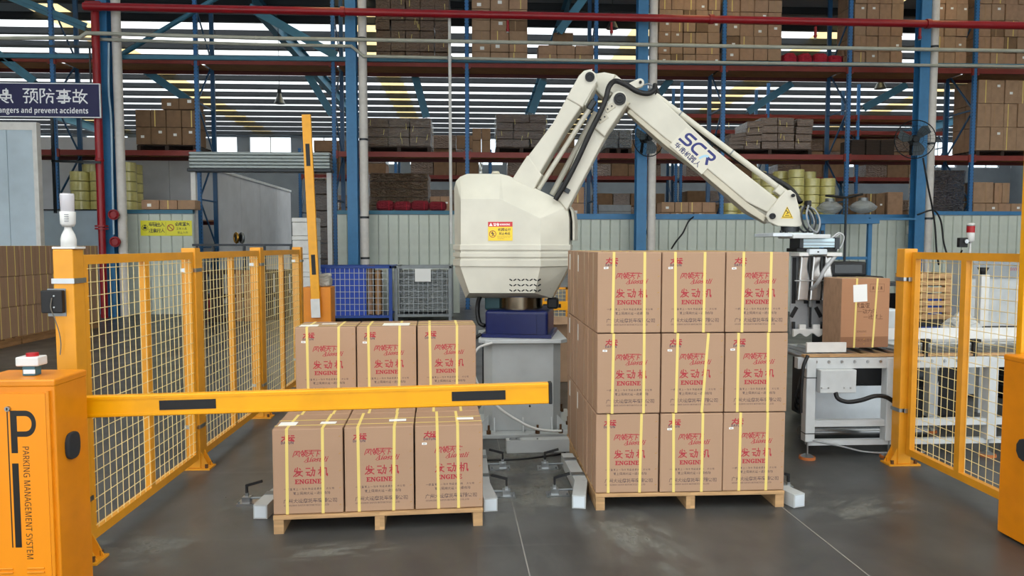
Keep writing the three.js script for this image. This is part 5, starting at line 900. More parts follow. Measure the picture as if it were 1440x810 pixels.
for (let i = 0; i < 4; i++) {
  const p = at(1108 + i * 21, 80, 18.6), t = thing('red_bag', ['first', 'second', 'third', 'fourth'][i] + ' red bundled bag from left on the top rack beside the tall carton stack', 'bag', [p.x, Y2 + 0.004, -18.65]);
  const g = new RoundedBoxGeometry(0.36, 0.4, 0.55, 6, 0.12), q = g.attributes.position; for (let k = 0; k < q.count; k++) { const v = V().fromBufferAttribute(q, k), f = 1 + 0.22 * (fbm(v.x * 8 + i * 9, v.y * 8 + v.z * 5, 64, 31, 4) - 0.5); q.setXYZ(k, v.x * f, Math.max(-0.2, v.y * f * (v.y > 0 ? 0.9 - 0.25 * (i === 3) : 1)), v.z * f); } g.computeVertexNormals();
  const m = meshOf('bag', metreUV(g), mat.redBag, t); m.position.y = 0.2; mb().box(0.015, 0.3, 0.3, 0.196, 0.17, 0.05).build('tie', mat.darkRed, t);
}
// --- middle level
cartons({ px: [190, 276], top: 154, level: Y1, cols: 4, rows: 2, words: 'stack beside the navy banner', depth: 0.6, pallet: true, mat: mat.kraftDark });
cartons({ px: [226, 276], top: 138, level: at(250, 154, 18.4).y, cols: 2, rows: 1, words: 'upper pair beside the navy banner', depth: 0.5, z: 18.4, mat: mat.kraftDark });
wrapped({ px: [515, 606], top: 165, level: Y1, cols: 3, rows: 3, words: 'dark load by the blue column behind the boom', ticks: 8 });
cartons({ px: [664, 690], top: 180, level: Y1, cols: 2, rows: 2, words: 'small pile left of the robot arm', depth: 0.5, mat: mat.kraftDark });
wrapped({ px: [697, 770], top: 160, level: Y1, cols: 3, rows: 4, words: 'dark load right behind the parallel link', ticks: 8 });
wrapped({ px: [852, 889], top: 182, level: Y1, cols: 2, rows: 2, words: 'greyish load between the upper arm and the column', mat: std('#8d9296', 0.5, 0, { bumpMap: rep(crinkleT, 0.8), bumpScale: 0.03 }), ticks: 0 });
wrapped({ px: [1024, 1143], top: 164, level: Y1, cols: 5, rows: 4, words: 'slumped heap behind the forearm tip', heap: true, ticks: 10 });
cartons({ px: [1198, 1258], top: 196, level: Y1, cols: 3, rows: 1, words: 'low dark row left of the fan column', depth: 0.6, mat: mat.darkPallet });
cartons({ px: [1376, 1452], top: 112, level: Y1, cols: 4, rows: 3, words: 'middle level stack at the picture edge', depth: 0.48, deep: 2, pallet: true, mat: mat.kraftPale });
// --- lower level, standing just above the partition top
wrapped({ px: [518, 602], top: 243, level: Y0, cols: 1, rows: 5, words: 'layered brown stack above the dark red fabric', ticks: 0, mat: mat.shinyBrown });
cartons({ px: [604, 634], top: 276, level: Y0, cols: 2, rows: 1, words: 'pair of low boxes right of the layered stack', depth: 0.5, z: 18.7 });
cartons({ px: [799, 822], top: 263, level: Y0, cols: 1, rows: 2, words: 'short pile right of the robot body', depth: 0.5 });
{ const a = at(842, 288, 18.4), b = at(888, 304, 18.4), t = thing('grey_panel_box', 'long flat grey box on the lower rack beside the robot column', 'box', [(a.x + b.x) / 2, Y0 + 0.004, -18.7]); t.name = 'grey_box'; const h = a.y - Y0; mb().rbox(b.x - a.x, h, 0.5, 0.01, 0, h / 2, 0).build('box', std('#8b8f92', 0.6, 0, { map: rep(softT, 0.4) }), t); mb().box(b.x - a.x + 0.01, 0.01, 0.51, 0, h * 0.55, 0).build('lid_seam', mat.darkSteel, t); }
cartons({ px: [926, 1008], top: 299, level: Y0, cols: 5, rows: 1, words: 'bottom line right of the robot column', depth: 0.45 });
cartons({ px: [930, 1007], top: 284, level: at(960, 299, 18.35).y, cols: 4, rows: 1, words: 'upper line right of the robot column', depth: 0.45 });
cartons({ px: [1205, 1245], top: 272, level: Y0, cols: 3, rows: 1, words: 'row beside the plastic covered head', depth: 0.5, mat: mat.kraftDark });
cartons({ px: [1248, 1270], top: 270, level: Y0, cols: 1, rows: 1, words: 'leaning pile touching the fan column', depth: 0.5, mat: mat.kraft });
wrapped({ px: [1310, 1359], top: 239, level: Y0, cols: 2, rows: 6, words: 'shiny stack right of the hanging cables', ticks: 0, mat: mat.shiny });
cartons({ px: [1368, 1440], top: 286, level: Y0, cols: 4, rows: 1, words: 'bottom line on the lower rack at the picture edge', depth: 0.5 });
cartons({ px: [1369, 1398], top: 256, level: at(1400, 286, 18.35).y, cols: 1, rows: 1, words: 'larger box on the lower rack at the edge', depth: 0.5 });
cartons({ px: [1399, 1421], top: 257, level: at(1400, 286, 18.35).y, cols: 2, rows: 1, words: 'narrow pair on the lower rack at the edge', depth: 0.5 });
cartons({ px: [198, 274], top: 281, level: at(230, 299, 17.4).y + 0.065, cols: 3, rows: 1, words: 'bottom line on the partition behind the yellow sign', depth: 0.34, z: 17.3 });
// second row far behind: dark loads
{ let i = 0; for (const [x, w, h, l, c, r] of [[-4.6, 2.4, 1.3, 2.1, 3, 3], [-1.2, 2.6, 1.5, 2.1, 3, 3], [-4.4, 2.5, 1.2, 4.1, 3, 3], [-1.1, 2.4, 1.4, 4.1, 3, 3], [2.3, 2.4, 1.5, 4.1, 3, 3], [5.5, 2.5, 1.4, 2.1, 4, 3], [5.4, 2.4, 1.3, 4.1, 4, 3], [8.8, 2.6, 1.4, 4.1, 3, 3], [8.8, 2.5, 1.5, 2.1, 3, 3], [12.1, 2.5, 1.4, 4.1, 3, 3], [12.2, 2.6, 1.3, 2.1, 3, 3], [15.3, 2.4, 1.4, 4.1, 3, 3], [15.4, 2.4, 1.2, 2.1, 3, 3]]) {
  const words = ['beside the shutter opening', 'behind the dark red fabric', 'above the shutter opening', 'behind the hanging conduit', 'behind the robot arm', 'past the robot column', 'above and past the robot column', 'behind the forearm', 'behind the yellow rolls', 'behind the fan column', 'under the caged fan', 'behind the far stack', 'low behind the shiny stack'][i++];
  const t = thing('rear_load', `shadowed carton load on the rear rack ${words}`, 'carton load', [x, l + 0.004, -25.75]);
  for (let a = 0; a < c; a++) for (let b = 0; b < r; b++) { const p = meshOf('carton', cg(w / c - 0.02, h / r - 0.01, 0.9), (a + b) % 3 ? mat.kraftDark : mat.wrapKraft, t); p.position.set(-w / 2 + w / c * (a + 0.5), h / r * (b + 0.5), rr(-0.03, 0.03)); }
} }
// ---------------------------------------------------------------- tape rolls in yellow columns
const rollG = new Map();
function roll(label, group, x, y, z, r, h) {
  const t = thing('tape_roll', label, 'roll', [x, y, z], rr(0, 3), group), k = r.toFixed(3) + h.toFixed(3);
  if (!rollG.has(k)) rollG.set(k, [mb().lathe([[0.06, 0.004], [r - 0.01, 0.004], [r, 0.014], [r, h - 0.014], [r - 0.01, h - 0.004], [0.06, h - 0.004]], 0, 0, 0, 30).geo(), mb().lathe([[0.052, 0], [0.06, 0], [0.06, h], [0.052, h], [0.052, 0]], 0, 0, 0, 16).geo()]);
  meshOf('roll', rollG.get(k)[0], mat.yellowRoll, t); meshOf('core', rollG.get(k)[1], mat.kraftDark, t); return t;
}
function rolls(list, z, level, h, r, group, words) { for (const [ci, [px, n, dz]] of list.entries()) for (let i = 0; i < n; i++) roll(`yellow tape roll, ${i === n - 1 ? 'topmost' : i === 0 ? 'lowest' : ord[i] + ' from the bottom'} in ${words[ci]}`, group, at(px, 280, z + (dz || 0)).x + rr(-0.003, 0.003), level + 0.002 + i * h, -z - (dz || 0), r, h - 0.002); }
rolls([[1027, 2, 0], [1044, 4, 0.45], [1067, 6, 0.5], [1080, 5, 0.05]], 18.65, Y0, 0.222, 0.195, 'yellow rolls behind the forearm tip', ['the outermost short column behind the forearm', 'the second column behind the forearm', 'the tallest column behind the forearm', 'the column behind the forearm nearest the wrist']);
rolls([[1097, 6, 0.5], [1119, 6, 0.02], [1136, 6, 0.57], [1141, 5, 0.12], [1163, 5, 0.1]], 18.6, Y0, 0.222, 0.2, 'yellow rolls behind the wrist', ['the rear column just behind the wrist', 'the tall front column behind the wrist', 'the rear middle column behind the wrist', 'the shorter front column behind the wrist', 'the column touching the blue upright']);
rolls([[114, 4, 0], [131, 5, 0.6], [142, 4, 0.05]], 18.6, Y0 + 0.2, 0.245, 0.23, 'yellow rolls beside the red standpipe', ['the column nearest the banner end', 'the rear column behind the red standpipe', 'the column half hidden by the red standpipe']);
rolls([[181, 5, 0.05], [190, 5, 0.6]], 18.6, Y0 + 0.2, 0.245, 0.2, 'yellow rolls right of the rain pipe', ['the front column just past the rain pipe', 'the rear column just past the rain pipe']);
{ const t = thing('roll_platform', 'low timber platform under the yellow rolls by the red standpipe', 'platform', [-8.9, Y0 + 0.003, -18.85]); mb().box(2.86, 0.03, 0.9, 0, 0.183, 0).build('top', mat.oldWood, t); for (const k of [-1.35, -0.45, 0.45, 1.35]) mb().box(0.1, 0.166, 0.9, k, 0.083, 0).build('bearer', mat.oldWood, t); }
// ---------------------------------------------------------------- cold room wall, white room, banner
{
  const z = 15.4, s = structure('wall_cold_room'), a = at(-70, 172, z), b = at(47, 172, z), n = 3, w = (b.x - a.x) / n;
  for (let i = 0; i < n; i++) mb().rbox(w - 0.008, b.y, 0.1, 0.006, a.x + w * (i + 0.5), b.y / 2, -z - 0.05).build('panel', mat.panelCold, s);
  mb().box(b.x - a.x, 0.16, 0.13, (a.x + b.x) / 2, b.y - 0.08, -z - 0.05).box(0.09, b.y, 0.14, b.x + 0.02, b.y / 2, -z - 0.05).build('edge_trim', mat.white, s);
  const lz = 17.4, la = at(51, 296, lz), lb = at(141, 296, lz), lo = structure('wall_low_white'); for (let i = 0; i < 2; i++) { const ww = (lb.x - la.x) / 2; mb().box(ww - 0.006, la.y, 0.08, la.x + ww * (i + 0.5), la.y / 2, -lz - 0.04).build('panel', mat.panelCold, lo); } mb().box(lb.x - la.x, 0.03, 0.12, (la.x + lb.x) / 2, la.y + 0.016, -lz - 0.04).build('cap_trim', mat.darkSteel, lo);
  const wr = structure('wall_white_room'), X = -7.15, zn = 20.2, zf = 28, H = 3.7;
  for (let i = 0; i < 4; i++) { const d = (zf - zn) / 4; mb().box(0.08, H, d - 0.012, X - 0.04, H / 2, -(zn + d * (i + 0.5))).build('panel', mat.panelWhite, wr); }
  mb().box(0.14, 0.08, zf - zn, X - 0.04, H + 0.03, -(zn + zf) / 2).build('top_trim', mat.paint, wr);
  for (let i = 0; i < 8; i++) mb().box(1.17, 4.6, 0.08, X - 0.12 - 1.18 * (i + 0.5), 2.3, -zn - 0.04).build('panel', mat.panelWhite, wr);
}
{
  const z = 16.4, a = at(-150, 114.5, z), b = at(142.5, 166, z), w = b.x - a.x, h = a.y - b.y, t = thing('banner_sign', 'navy safety banner with white Chinese and English lettering next to the red standpipe', 'sign', [(a.x + b.x) / 2, (a.y + b.y) / 2, -z]);
  const T = canvas(2048, Math.round(2048 * h / w), (c, W, Hh) => {
    c.fillStyle = '#f4f6fa'; c.fillRect(0, 0, W, Hh); c.fillStyle = '#14174f'; c.fillRect(8, 9, W - 17, Hh - 18);
    const X = (px) => (px + 150) / 292.5 * W, s = 21 / 292.5 * W, y = (124 - 114.5) / 51.5 * Hh;
    [['患', -2], ['预', 33], ['防', 57], ['事', 80.5], ['故', 104]].forEach(([ch, px]) => han(c, ch, X(px), y, s * 0.93, 14, '#f6f8fb'));
    c.fillStyle = '#f6f8fb'; c.font = 'bold 76px sans-serif'; const str = 'Eliminate dangers and prevent accidents', m = c.measureText(str).width, end = X(125), goal = (X(125) - X(2)) / c.measureText('ngers and prevent accidents').width;
    c.save(); c.translate(end - m * goal, (159.5 - 114.5) / 51.5 * Hh); c.scale(goal, 1); c.fillText(str, 0, 0); c.restore();
  });
  const g = new THREE.BoxGeometry(w, h, 0.04), e = mat.white, m = meshOf('board', g, [e, e, e, e, new THREE.MeshStandardMaterial({ map: T, roughness: 0.5 }), e], t); void m;
  for (const k of [-1, 1]) mb().box(0.03, 0.8, 0.03, k * (w / 2 - 0.2), h / 2 + 0.4, 0).build('hanger', mat.darkSteel, t);
  mb().bar(V(-w / 2, h / 2 + 0.8, 0), V(w / 2 - 0.15, h / 2 + 0.8, 0), 0.04, 0.04).build('hanger_bar', mat.darkSteel, t);
  mb().box(0.05, 2.1, 0.05, at(71, 166, z).x - (a.x + b.x) / 2, -h / 2 - 1.05, -0.05).build('post', mat.darkSteel, t); mb().bar(V(at(71, 226, z).x - (a.x + b.x) / 2, at(71, 226, z).y - (a.y + b.y) / 2, -0.05), V(at(140, 228, z).x - (a.x + b.x) / 2, at(140, 228, z).y - (a.y + b.y) / 2, -0.05), 0.05, 0.05).build('lower_rail', mat.darkSteel, t);
}
// ---------------------------------------------------------------- pipes
const pipe = (name, label, pts, r, m, joints = []) => { const t = thing(name, label, 'pipe'); const P = pts.map((p) => at(p[0], p[1], p[2])); for (let i = 0; i + 1 < P.length; i++) mb().rod(P[i], P[i + 1], r, 14).build('pipe', m, t); for (let i = 1; i + 1 < P.length; i++) mb().add(new THREE.SphereGeometry(r * 1.12, 14, 10), P[i].x, P[i].y, P[i].z).build('elbow', m, t); for (const [px, py, z] of joints) { const q = at(px, py, z); mb().rod(q.clone().add(V(-0.05, 0, 0)), q.clone().add(V(0.05, 0, 0)), r * 1.3, 14).build('coupling', m, t); } return t; };
pipe('sprinkler_main', 'thick red sprinkler main crossing the whole hall near the roof', [[118, 9, 16.35], [1520, 38, 16.35]], 0.085, mat.redPipe, [[482, 16.5, 16.35], [1000, 27, 16.35], [1305, 33.5, 16.35]]);
{ const t = pipe('standpipe', 'vertical red standpipe with flange next to the navy banner', [[133, 4, 16.6], [140, 225, 16.6], [143, 318, 16.6]], 0.085, mat.redPipe); const q = at(143, 318, 16.6); mb().cyl(0.14, 0.14, 0.035, q.x, q.y, q.z).cyl(0.14, 0.14, 0.035, q.x, q.y - 0.06, q.z).build('flange', mat.redPipe, t); mb().cyl(0.075, 0.075, q.y - 0.01, q.x, (q.y - 0.01) / 2, q.z).build('pipe', mat.redPipe, t); const b = at(126, 7, 16.6); mb().rbox(0.34, 0.2, 0.14, 0.03, b.x + 0.08, b.y - 0.02, b.z).build('tee', mat.redPipe, t); }
for (const [px, py, l] of [[158, 302, 'upper red hydrant valve on the blue column beside the yellow sign'], [160, 340, 'lower red hydrant valve on the blue column beside the yellow sign']]) { const q = at(px + 4, py, 16.7), t = thing('hydrant_valve', l, 'valve', [q.x, q.y, q.z]); mb().cyl(0.075, 0.075, 0.1, 0, 0, 0, Math.PI / 2, 0, 0, 18).cyl(0.12, 0.12, 0.04, 0, 0, 0.07, Math.PI / 2, 0, 0, 18).build('body', mat.redPipe, t); mb().ring(0.09, 0.012, 0, 0, 0.12).build('hand_wheel', mat.redPipe, t); }
pipe('conduit_pipe', 'upper pale conduit pipe running across the hall above the robot', [[-60, 54.5, 16.46], [112, 53, 16.46], [122, 46.5, 16.46], [360, 53.5, 16.46], [720, 59.5, 16.46], [1080, 66, 16.46], [1520, 73, 16.46]], 0.042, mat.palePipe);
pipe('conduit_pipe', 'lower pale conduit pipe, stepping down beside the blue column behind the boom', [[112, 54.5, 16.727], [360, 62.5, 16.727], [494, 65, 16.727], [511, 79, 16.727], [720, 83.5, 16.727], [1080, 89, 16.727], [1520, 94.5, 16.727]], 0.035, mat.palePipe);
{ const t = thing('hanging_conduit', 'thin white conduit hanging straight down beside the robot body', 'conduit'); mb().rod(at(632, 24, 16.632), at(634.5, 343, 16.632), 0.035, 14).build('pipe', mat.white, t); const q = at(632.6, 82, 16.68); mb().rbox(0.1, 0.1, 0.12, 0.01, q.x, q.y, q.z).build('clip', mat.dullSteel, t); }
{ const t = thing('conduit', 'thin pale conduit running down the blue column by the banner', 'conduit'); mb().tube([at(153, 60, 16.7), at(153, 130, 16.7), at(156, 165, 16.7), at(158, 250, 16.7), at(160, 330, 16.7)], 0.022, 40, 8).build('pipe', std('#a9c4d4', 0.4), t); }
// sprinkler heads under the red main
for (const [px, py] of [[714, 25], [860, 28], [1147, 34], [1294, 36]]) { const q = at(px, py, 16.35), t = thing('sprinkler', `red sprinkler drop ${px < 800 ? 'above the robot body' : px < 900 ? 'left of the robot column' : px < 1200 ? 'above the red bags' : 'in front of the fan column'}`, 'sprinkler', [q.x, q.y - 0.1, q.z]); mb().cyl(0.03, 0.03, 0.2, 0, -0.06, 0, 0, 0, 0, 12).cyl(0.045, 0.03, 0.05, 0, -0.18, 0, 0, 0, 0, 12).build('drop', mat.redPipe, t); mb().cyl(0.03, 0.03, 0.02, 0, -0.225, 0, 0, 0, 0, 12).build('deflector', mat.steel, t); }
// pendant lamps
for (const [px, py, z, yTop, l] of [[393, 139, 22, 0, 'grey bell shaped hall lamp hanging above the shutter'], [861, 33, 19.9, 0, 'round hall lamp hanging by the red main left of the robot column'], [1238, 118, 21, 0, 'small bell shaped hall lamp hanging left of the fan column']]) { const q = at(px, py, z), t = thing('pendant_lamp', l, 'lamp', [q.x, q.y, q.z]); mb().lathe([[0, 0.18], [0.05, 0.17], [0.07, 0.08], [0.17, -0.14], [0.16, -0.14], [0.06, 0.07], [0, 0.1]], 0, 0, 0).build('shade', mat.dullSteel, t); mb().cyl(0.06, 0.06, 0.12, 0, 0.22, 0).build('cap', mat.darkSteel, t); const c = 8.45 - q.y; mb().cyl(0.008, 0.008, c, 0, 0.27 + c / 2, 0, 0, 0, 0, 6).build('cord', mat.black, t); }
// ---------------------------------------------------------------- shutter, signs, small things on the partition
{
  const z = 17.75, a = at(268, 214, z), b = at(466, 238.5, z), w = b.x - a.x, t = thing('roller_shutter', 'grey roller shutter box above the opening behind the raised boom', 'shutter', [(a.x + b.x) / 2, 0, -z]);
  for (let i = 0; i < 5; i++) mb().rbox(w, (a.y - b.y) / 5 - 0.004, 0.3 + (i === 2 ? 0.04 : 0), 0.03, 0, b.y + (a.y - b.y) / 5 * (i + 0.5), 0).build('rolled_slat', std('#a9b2b2', 0.4, 0.25), t);
  mb().rbox(w + 0.06, 0.07, 0.36, 0.01, 0, b.y - 0.04, 0).build('bottom_bar', mat.darkSteel, t);
  for (const px of [276, 466]) { const x = at(px - 2, 300, z).x - (a.x + b.x) / 2; mb().box(0.11, b.y - 0.08, 0.12, x, (b.y - 0.08) / 2, 0).build('guide_rail', mat.white, t); }
}
{
  const z = 17.3, a = at(195.5, 310, z), b = at(268.5, 331.5, z), w = b.x - a.x, h = a.y - b.y, t = thing('safety_sign', 'yellow safety sign with two round symbols on the pale partition', 'sign', [(a.x + b.x) / 2, (a.y + b.y) / 2, -17.4 + 0.028]);
  const T = canvas(1024, Math.round(1024 * h / w), (c, W, H) => {
    c.fillStyle = '#e7e02c'; c.fillRect(0, 0, W, H); c.lineWidth = 8; c.strokeStyle = '#4a4812'; c.beginPath(); c.arc(88, H * 0.48, 58, 0, 7); c.stroke(); c.fillStyle = '#1c1c10'; c.fillRect(58, H * 0.4, 60, 40); c.beginPath(); c.arc(70, H * 0.55, 13, 0, 7); c.arc(106, H * 0.55, 13, 0, 7); c.fill(); c.beginPath(); c.arc(88, H * 0.33, 14, 0, 7); c.fill();
    han(c, '车辆出入', 166, H * 0.14, 74, 10, '#23240f', 1.06); han(c, '注意行人', 166, H * 0.54, 74, 10, '#23240f', 1.06); c.fillStyle = '#8f8d22'; c.fillRect(500, H * 0.08, 5, H * 0.84);
    c.strokeStyle = '#a8321c'; c.lineWidth = 16; c.beginPath(); c.arc(600, H * 0.47, 62, 0, 7); c.moveTo(556, H * 0.47 - 44); c.lineTo(644, H * 0.47 + 44); c.stroke();
    han(c, '仓库重地', 690, H * 0.12, 66, 9, '#23240f', 1.16); han(c, '非工作人员'.slice(1) , 712, H * 0.46, 40, 5, '#23240f', 1.4); han(c, '禁止入内', 740, H * 0.72, 40, 5, '#23240f', 1.3);
  });
  const e = std('#e7e02c', 0.4); meshOf('plate', new THREE.BoxGeometry(w, h, 0.012), [e, e, e, e, new THREE.MeshStandardMaterial({ map: T, roughness: 0.4 }), e], t);
}
{
  for (let i = 0; i < 4; i++) { const a = at(529.5 + i * 24.6, 283 + (i % 2), 17.4), y = at(580, 300, 17.4).y + 0.07, t = thing('fabric_bundle', ['tied dark red fabric bundle nearest the rain pipe on the partition top', 'second dark red fabric bundle from the rain pipe on the partition top', 'third dark red fabric bundle from the rain pipe on the partition top', 'dark red fabric bundle nearest the hanging conduit on the partition top'][i], 'bundle', [a.x + 0.21, y, -17.44]); const H = a.y - y; const g = new RoundedBoxGeometry(0.425, H * 1.1, 0.3, 6, 0.09), q = g.attributes.position; for (let k = 0; k < q.count; k++) { const v = V().fromBufferAttribute(q, k), f = 0.25 * (fbm(v.x * 7 + i * 5, v.y * 12 + v.z * 5, 64, 37, 4) - 0.5); q.setXYZ(k, v.x, Math.max(-H * 0.5, v.y * (1 + f)), v.z * (1 + f)); } g.computeVertexNormals(); const m = meshOf('cloth', metreUV(g), mat.darkRed, t); m.position.y = H * 0.5 + 0.002; mb().box(0.014, H * 0.9, 0.3, 0.1, H * 0.46, 0.006).build('tie', mat.redBag, t); }
  const q = at(1283, 323, 17.15), s = thing('socket_box', 'small white square socket box on the partition under the fan column', 'socket box', [q.x, q.y, q.z - 0.03]); mb().rbox(0.21, 0.21, 0.1, 0.02, 0, 0, 0).build('box', mat.white, s); mb().rbox(0.12, 0.12, 0.02, 0.01, 0.02, 0.01, 0.052).build('cover', mat.creamDark, s); mb().cyl(0.02, 0.02, 0.02, 0.03, 0.01, 0.064, Math.PI / 2, 0, 0, 12).build('switch_knob', mat.redPipe, s);
}
// blue shelf frame in front of the partition
{
  const z = 16.6, t = thing('shelf_frame', 'blue steel shelf frame standing before the partition behind the gripper', 'frame'); const a = at(1148, 311, z), b = at(1232, 311, z), c = at(1288, 307, z);
  mb().box(b.x - a.x, 0.12, 0.5, (a.x + b.x) / 2, a.y, -z - 0.1).build('top_beam', mat.blue, t); mb().box(c.x - b.x + 0.2, 0.05, 0.08, (b.x + c.x) / 2, a.y + 0.06, -z - 0.1).build('rail', mat.blue, t);
  for (const px of [1222, 1156]) { const x = at(px, 340, z).x; mb().box(0.09, a.y - 0.06, 0.09, x, (a.y - 0.06) / 2, -z).build('post', mat.blue, t); } mb().box(at(1220, 362, z).x - at(1158, 362, z).x, 0.07, 0.06, at(1189, 362, z).x, at(1189, 363, z).y, -z).build('cross_rail', mat.blue, t);
}
// two heads wrapped in clear plastic on a black arm
{
  const z = 16.2, arm = thing('swivel_arm', 'black double arm on a pole holding the plastic covered heads', 'arm'), p0 = at(1190, 278, z); mb().cyl(0.025, 0.03, p0.y, p0.x, p0.y / 2, p0.z, 0, 0, 0, 12).cyl(0.2, 0.22, 0.04, p0.x, 0.02, p0.z).build('pole', mat.darkSteel, arm); mb().rod(at(1161, 275, z), p0, 0.028, 10).rod(p0, at(1213, 273, z), 0.028, 10).build('arm', mat.black, arm);
  for (const [px, py, w, l] of [[1166, 291, 0.3, 'plastic covered head hanging nearest the wrist cables'], [1213, 290, 0.32, 'plastic covered head hanging nearest the caged fan column']]) { const q = at(px, py, z), t = thing('covered_head', l, 'covered head', [q.x, q.y, q.z + 0.02]); mb().cyl(0.1, 0.11, 0.1, 0, 0.145, 0).build('collar', mat.dullSteel, t); const g = new THREE.LatheGeometry([[0.001, -0.17], [0.12, -0.16], [w * 0.8, -0.1], [w, -0.02], [w * 0.8, 0.05], [0.16, 0.11], [0.1, 0.13]].map((k) => new THREE.Vector2(...k)), 36), pp = g.attributes.position; for (let i = 0; i < pp.count; i++) { const v = V().fromBufferAttribute(pp, i), k = 1 + 0.22 * (fbm(v.x * 9 + px, v.y * 9 + v.z * 9, 64, 43, 3) - 0.5); pp.setXYZ(i, v.x * k, v.y * (2 - k), v.z * k * 0.8); } g.computeVertexNormals(); meshOf('plastic_cover', g, new THREE.MeshPhysicalMaterial({ color: '#dfe3e4', roughness: 0.22, transmission: 0.6, thickness: 0, side: THREE.DoubleSide, bumpMap: crinkleT, bumpScale: 0.03 }), t); mb().lathe([[0, -0.1], [0.12, -0.09], [0.14, 0.0], [0.08, 0.1], [0, 0.1]], 0, 0, 0).build('head', std('#d5dad8', 0.5), t); }
}
// caged fans on the columns
function fan(label, px, py, z, r, tilt) {
  const q = at(px, py, z), t = thing('wall_fan', label, 'fan', [q.x, q.y, q.z], tilt); const dm = std('#1b1f22', 0.5, 0.5);
  mb().ring(r, 0.012, 0, 0, 0, 0, 0, 0, 40).build('outer_ring', dm, t); const c = mb(); for (let i = 0; i < 28; i++) { const a = i / 28 * 6.283; c.tube([V(0.06 * Math.cos(a), 0.06 * Math.sin(a), 0.09), V(r * 0.6 * Math.cos(a), r * 0.6 * Math.sin(a), 0.08), V(r * Math.cos(a), r * Math.sin(a), 0)], 0.003, 8, 4); } for (const k of [0.35, 0.68]) c.ring(r * k, 0.004, 0, 0, 0.085, 0, 0, 0, 32); c.build('guard', dm, t);
  for (let i = 0; i < 3; i++) { const a = i / 3 * 6.283 + 0.6, s = []; for (let k = 0; k <= 10; k++) { const u = k / 10; s.push([0.05 + (r * 0.85 - 0.05) * u, 0.05 + 0.13 * Math.sin(u * 2.6)]); } for (let k = 10; k >= 0; k--) { const u = k / 10; s.push([0.05 + (r * 0.85 - 0.05) * u, -0.04 - 0.03 * u]); } const m = mb().prism(s, 0.008, 0, 0, 0, 0, 0.35, 0, 0).build('blade', std('#3d4a52', 0.5), t); m.rotation.z = a; }
  mb().cyl(0.07, 0.07, 0.1, 0, 0, 0.03, Math.PI / 2, 0, 0).build('hub', dm, t); mb().cyl(0.11, 0.09, 0.2, 0, 0, -0.14, Math.PI / 2, 0, 0).build('motor', dm, t); mb().bar(V(0, 0, -0.22), V(0, -0.3, -0.3), 0.05, 0.05).bar(V(0, -0.3, -0.3), V(0.05, -0.3, -0.36), 0.05, 0.05).build('bracket', dm, t); return t;
}
fan('large caged black fan on the blue column above the socket box', 1287, 196, 16.25, 0.44, -0.25);
fan('caged black fan on the blue column behind the forearm', 912, 194, 16.3, 0.42, 0.35);
tag(mb().tube([at(1298, 222, 16.2), at(1305, 262, 16.2), at(1311, 292, 16.3), at(1315, 320, 16.3), at(1317, 352, 16.2), at(1320, 372, 15.8)], 0.02, 60, 8).build(numbered('hanging_cable'), mat.black), 'straighter black cable hanging from the caged fan over the partition', 'cable');
tag(mb().tube([at(1290, 302, 16.4), at(1313, 296, 16.4), at(1322, 308, 16.4), at(1328, 345, 16.3), at(1335, 362, 16.2), at(1346, 364, 16.2), at(1353, 352, 16.2)], 0.02, 70, 8).build(numbered('hanging_cable'), mat.black), 'looping black cable that curls over the partition beside the signal lamp', 'cable');
tag(mb().tube([at(911, 306, 17.32), at(911, 318, 17.15), at(908, 332, 17.15), at(904, 352, 17.15)], 0.014, 30, 6).build(numbered('hanging_cable'), mat.darkSteel), 'thin black cable over the partition above the first top carton', 'cable');
tag(mb().tube([at(975, 305, 17.32), at(968, 312, 17.15), at(960, 328, 17.15), at(952, 338, 17.15), at(944, 350, 17.15)], 0.02, 30, 6).build(numbered('hanging_cable'), mat.black), 'slanting black cable over the partition above the middle top carton', 'cable');
// ---------------------------------------------------------------- cages, foam boxes, floor things in the middle distance
function cage(label, px0, px1, py, z, d, frame, mesh, fill) {
  const a = at(px0, py, z), b = at(px1, py, z), w = b.x - a.x, h = a.y, t = thing('mesh_container', label, 'cage', [(a.x + b.x) / 2, 0, -z - d / 2]);
  for (const sx of [-1, 1]) for (const sz of [-1, 1]) mb().box(0.07, h, 0.07, sx * (w / 2 - 0.035), h / 2, sz * (d / 2 - 0.035)).build('post', frame, t);
  for (const y of [0.13, h - 0.03]) for (const sz of [-1, 1]) mb().box(w, 0.05, 0.05, 0, y, sz * (d / 2 - 0.03)).build('rail', frame, t); for (const sx of [-1, 1]) mb().box(0.05, 0.05, d, sx * (w / 2 - 0.03), h - 0.03, 0).build('rail', frame, t);
  const m = mb(), nx = Math.round(w / 0.1), ny = Math.round(h / 0.16); for (let i = 1; i < nx; i++) m.box(0.009, h - 0.15, 0.009, -w / 2 + w * i / nx, h / 2 + 0.06, d / 2 - 0.02); for (let j = 1; j < ny; j++) m.box(w, 0.009, 0.009, 0, 0.13 + (h - 0.15) * j / ny, d / 2 - 0.012); m.build('wire_mesh', mesh, t).userData.kind = 'stuff';
  mb().box(w - 0.1, 0.02, d - 0.1, 0, 0.15, 0).build('floor', frame, t);
  if (fill) mb().rbox(w - 0.2, h - 0.3, d - 0.2, 0.03, 0, h / 2 + 0.04, -0.02).build('lining', fill, t);
  return t;
}
const bcage = cage('blue mesh container half full, behind the far orange barrier cabinet', 424, 551, 374, 15.2, 1.1, mat.blueCage, mat.cageWire, null);
{ const w = at(515, 400, 15.25).x - at(426, 400, 15.25).x; mb().box(w, 1.0, 0.03, at(470.5, 400, 15.25).x - bcage.position.x, 0.66, 0.49).build('blue_sheet', std('#1b46b4', 0.5), bcage); }
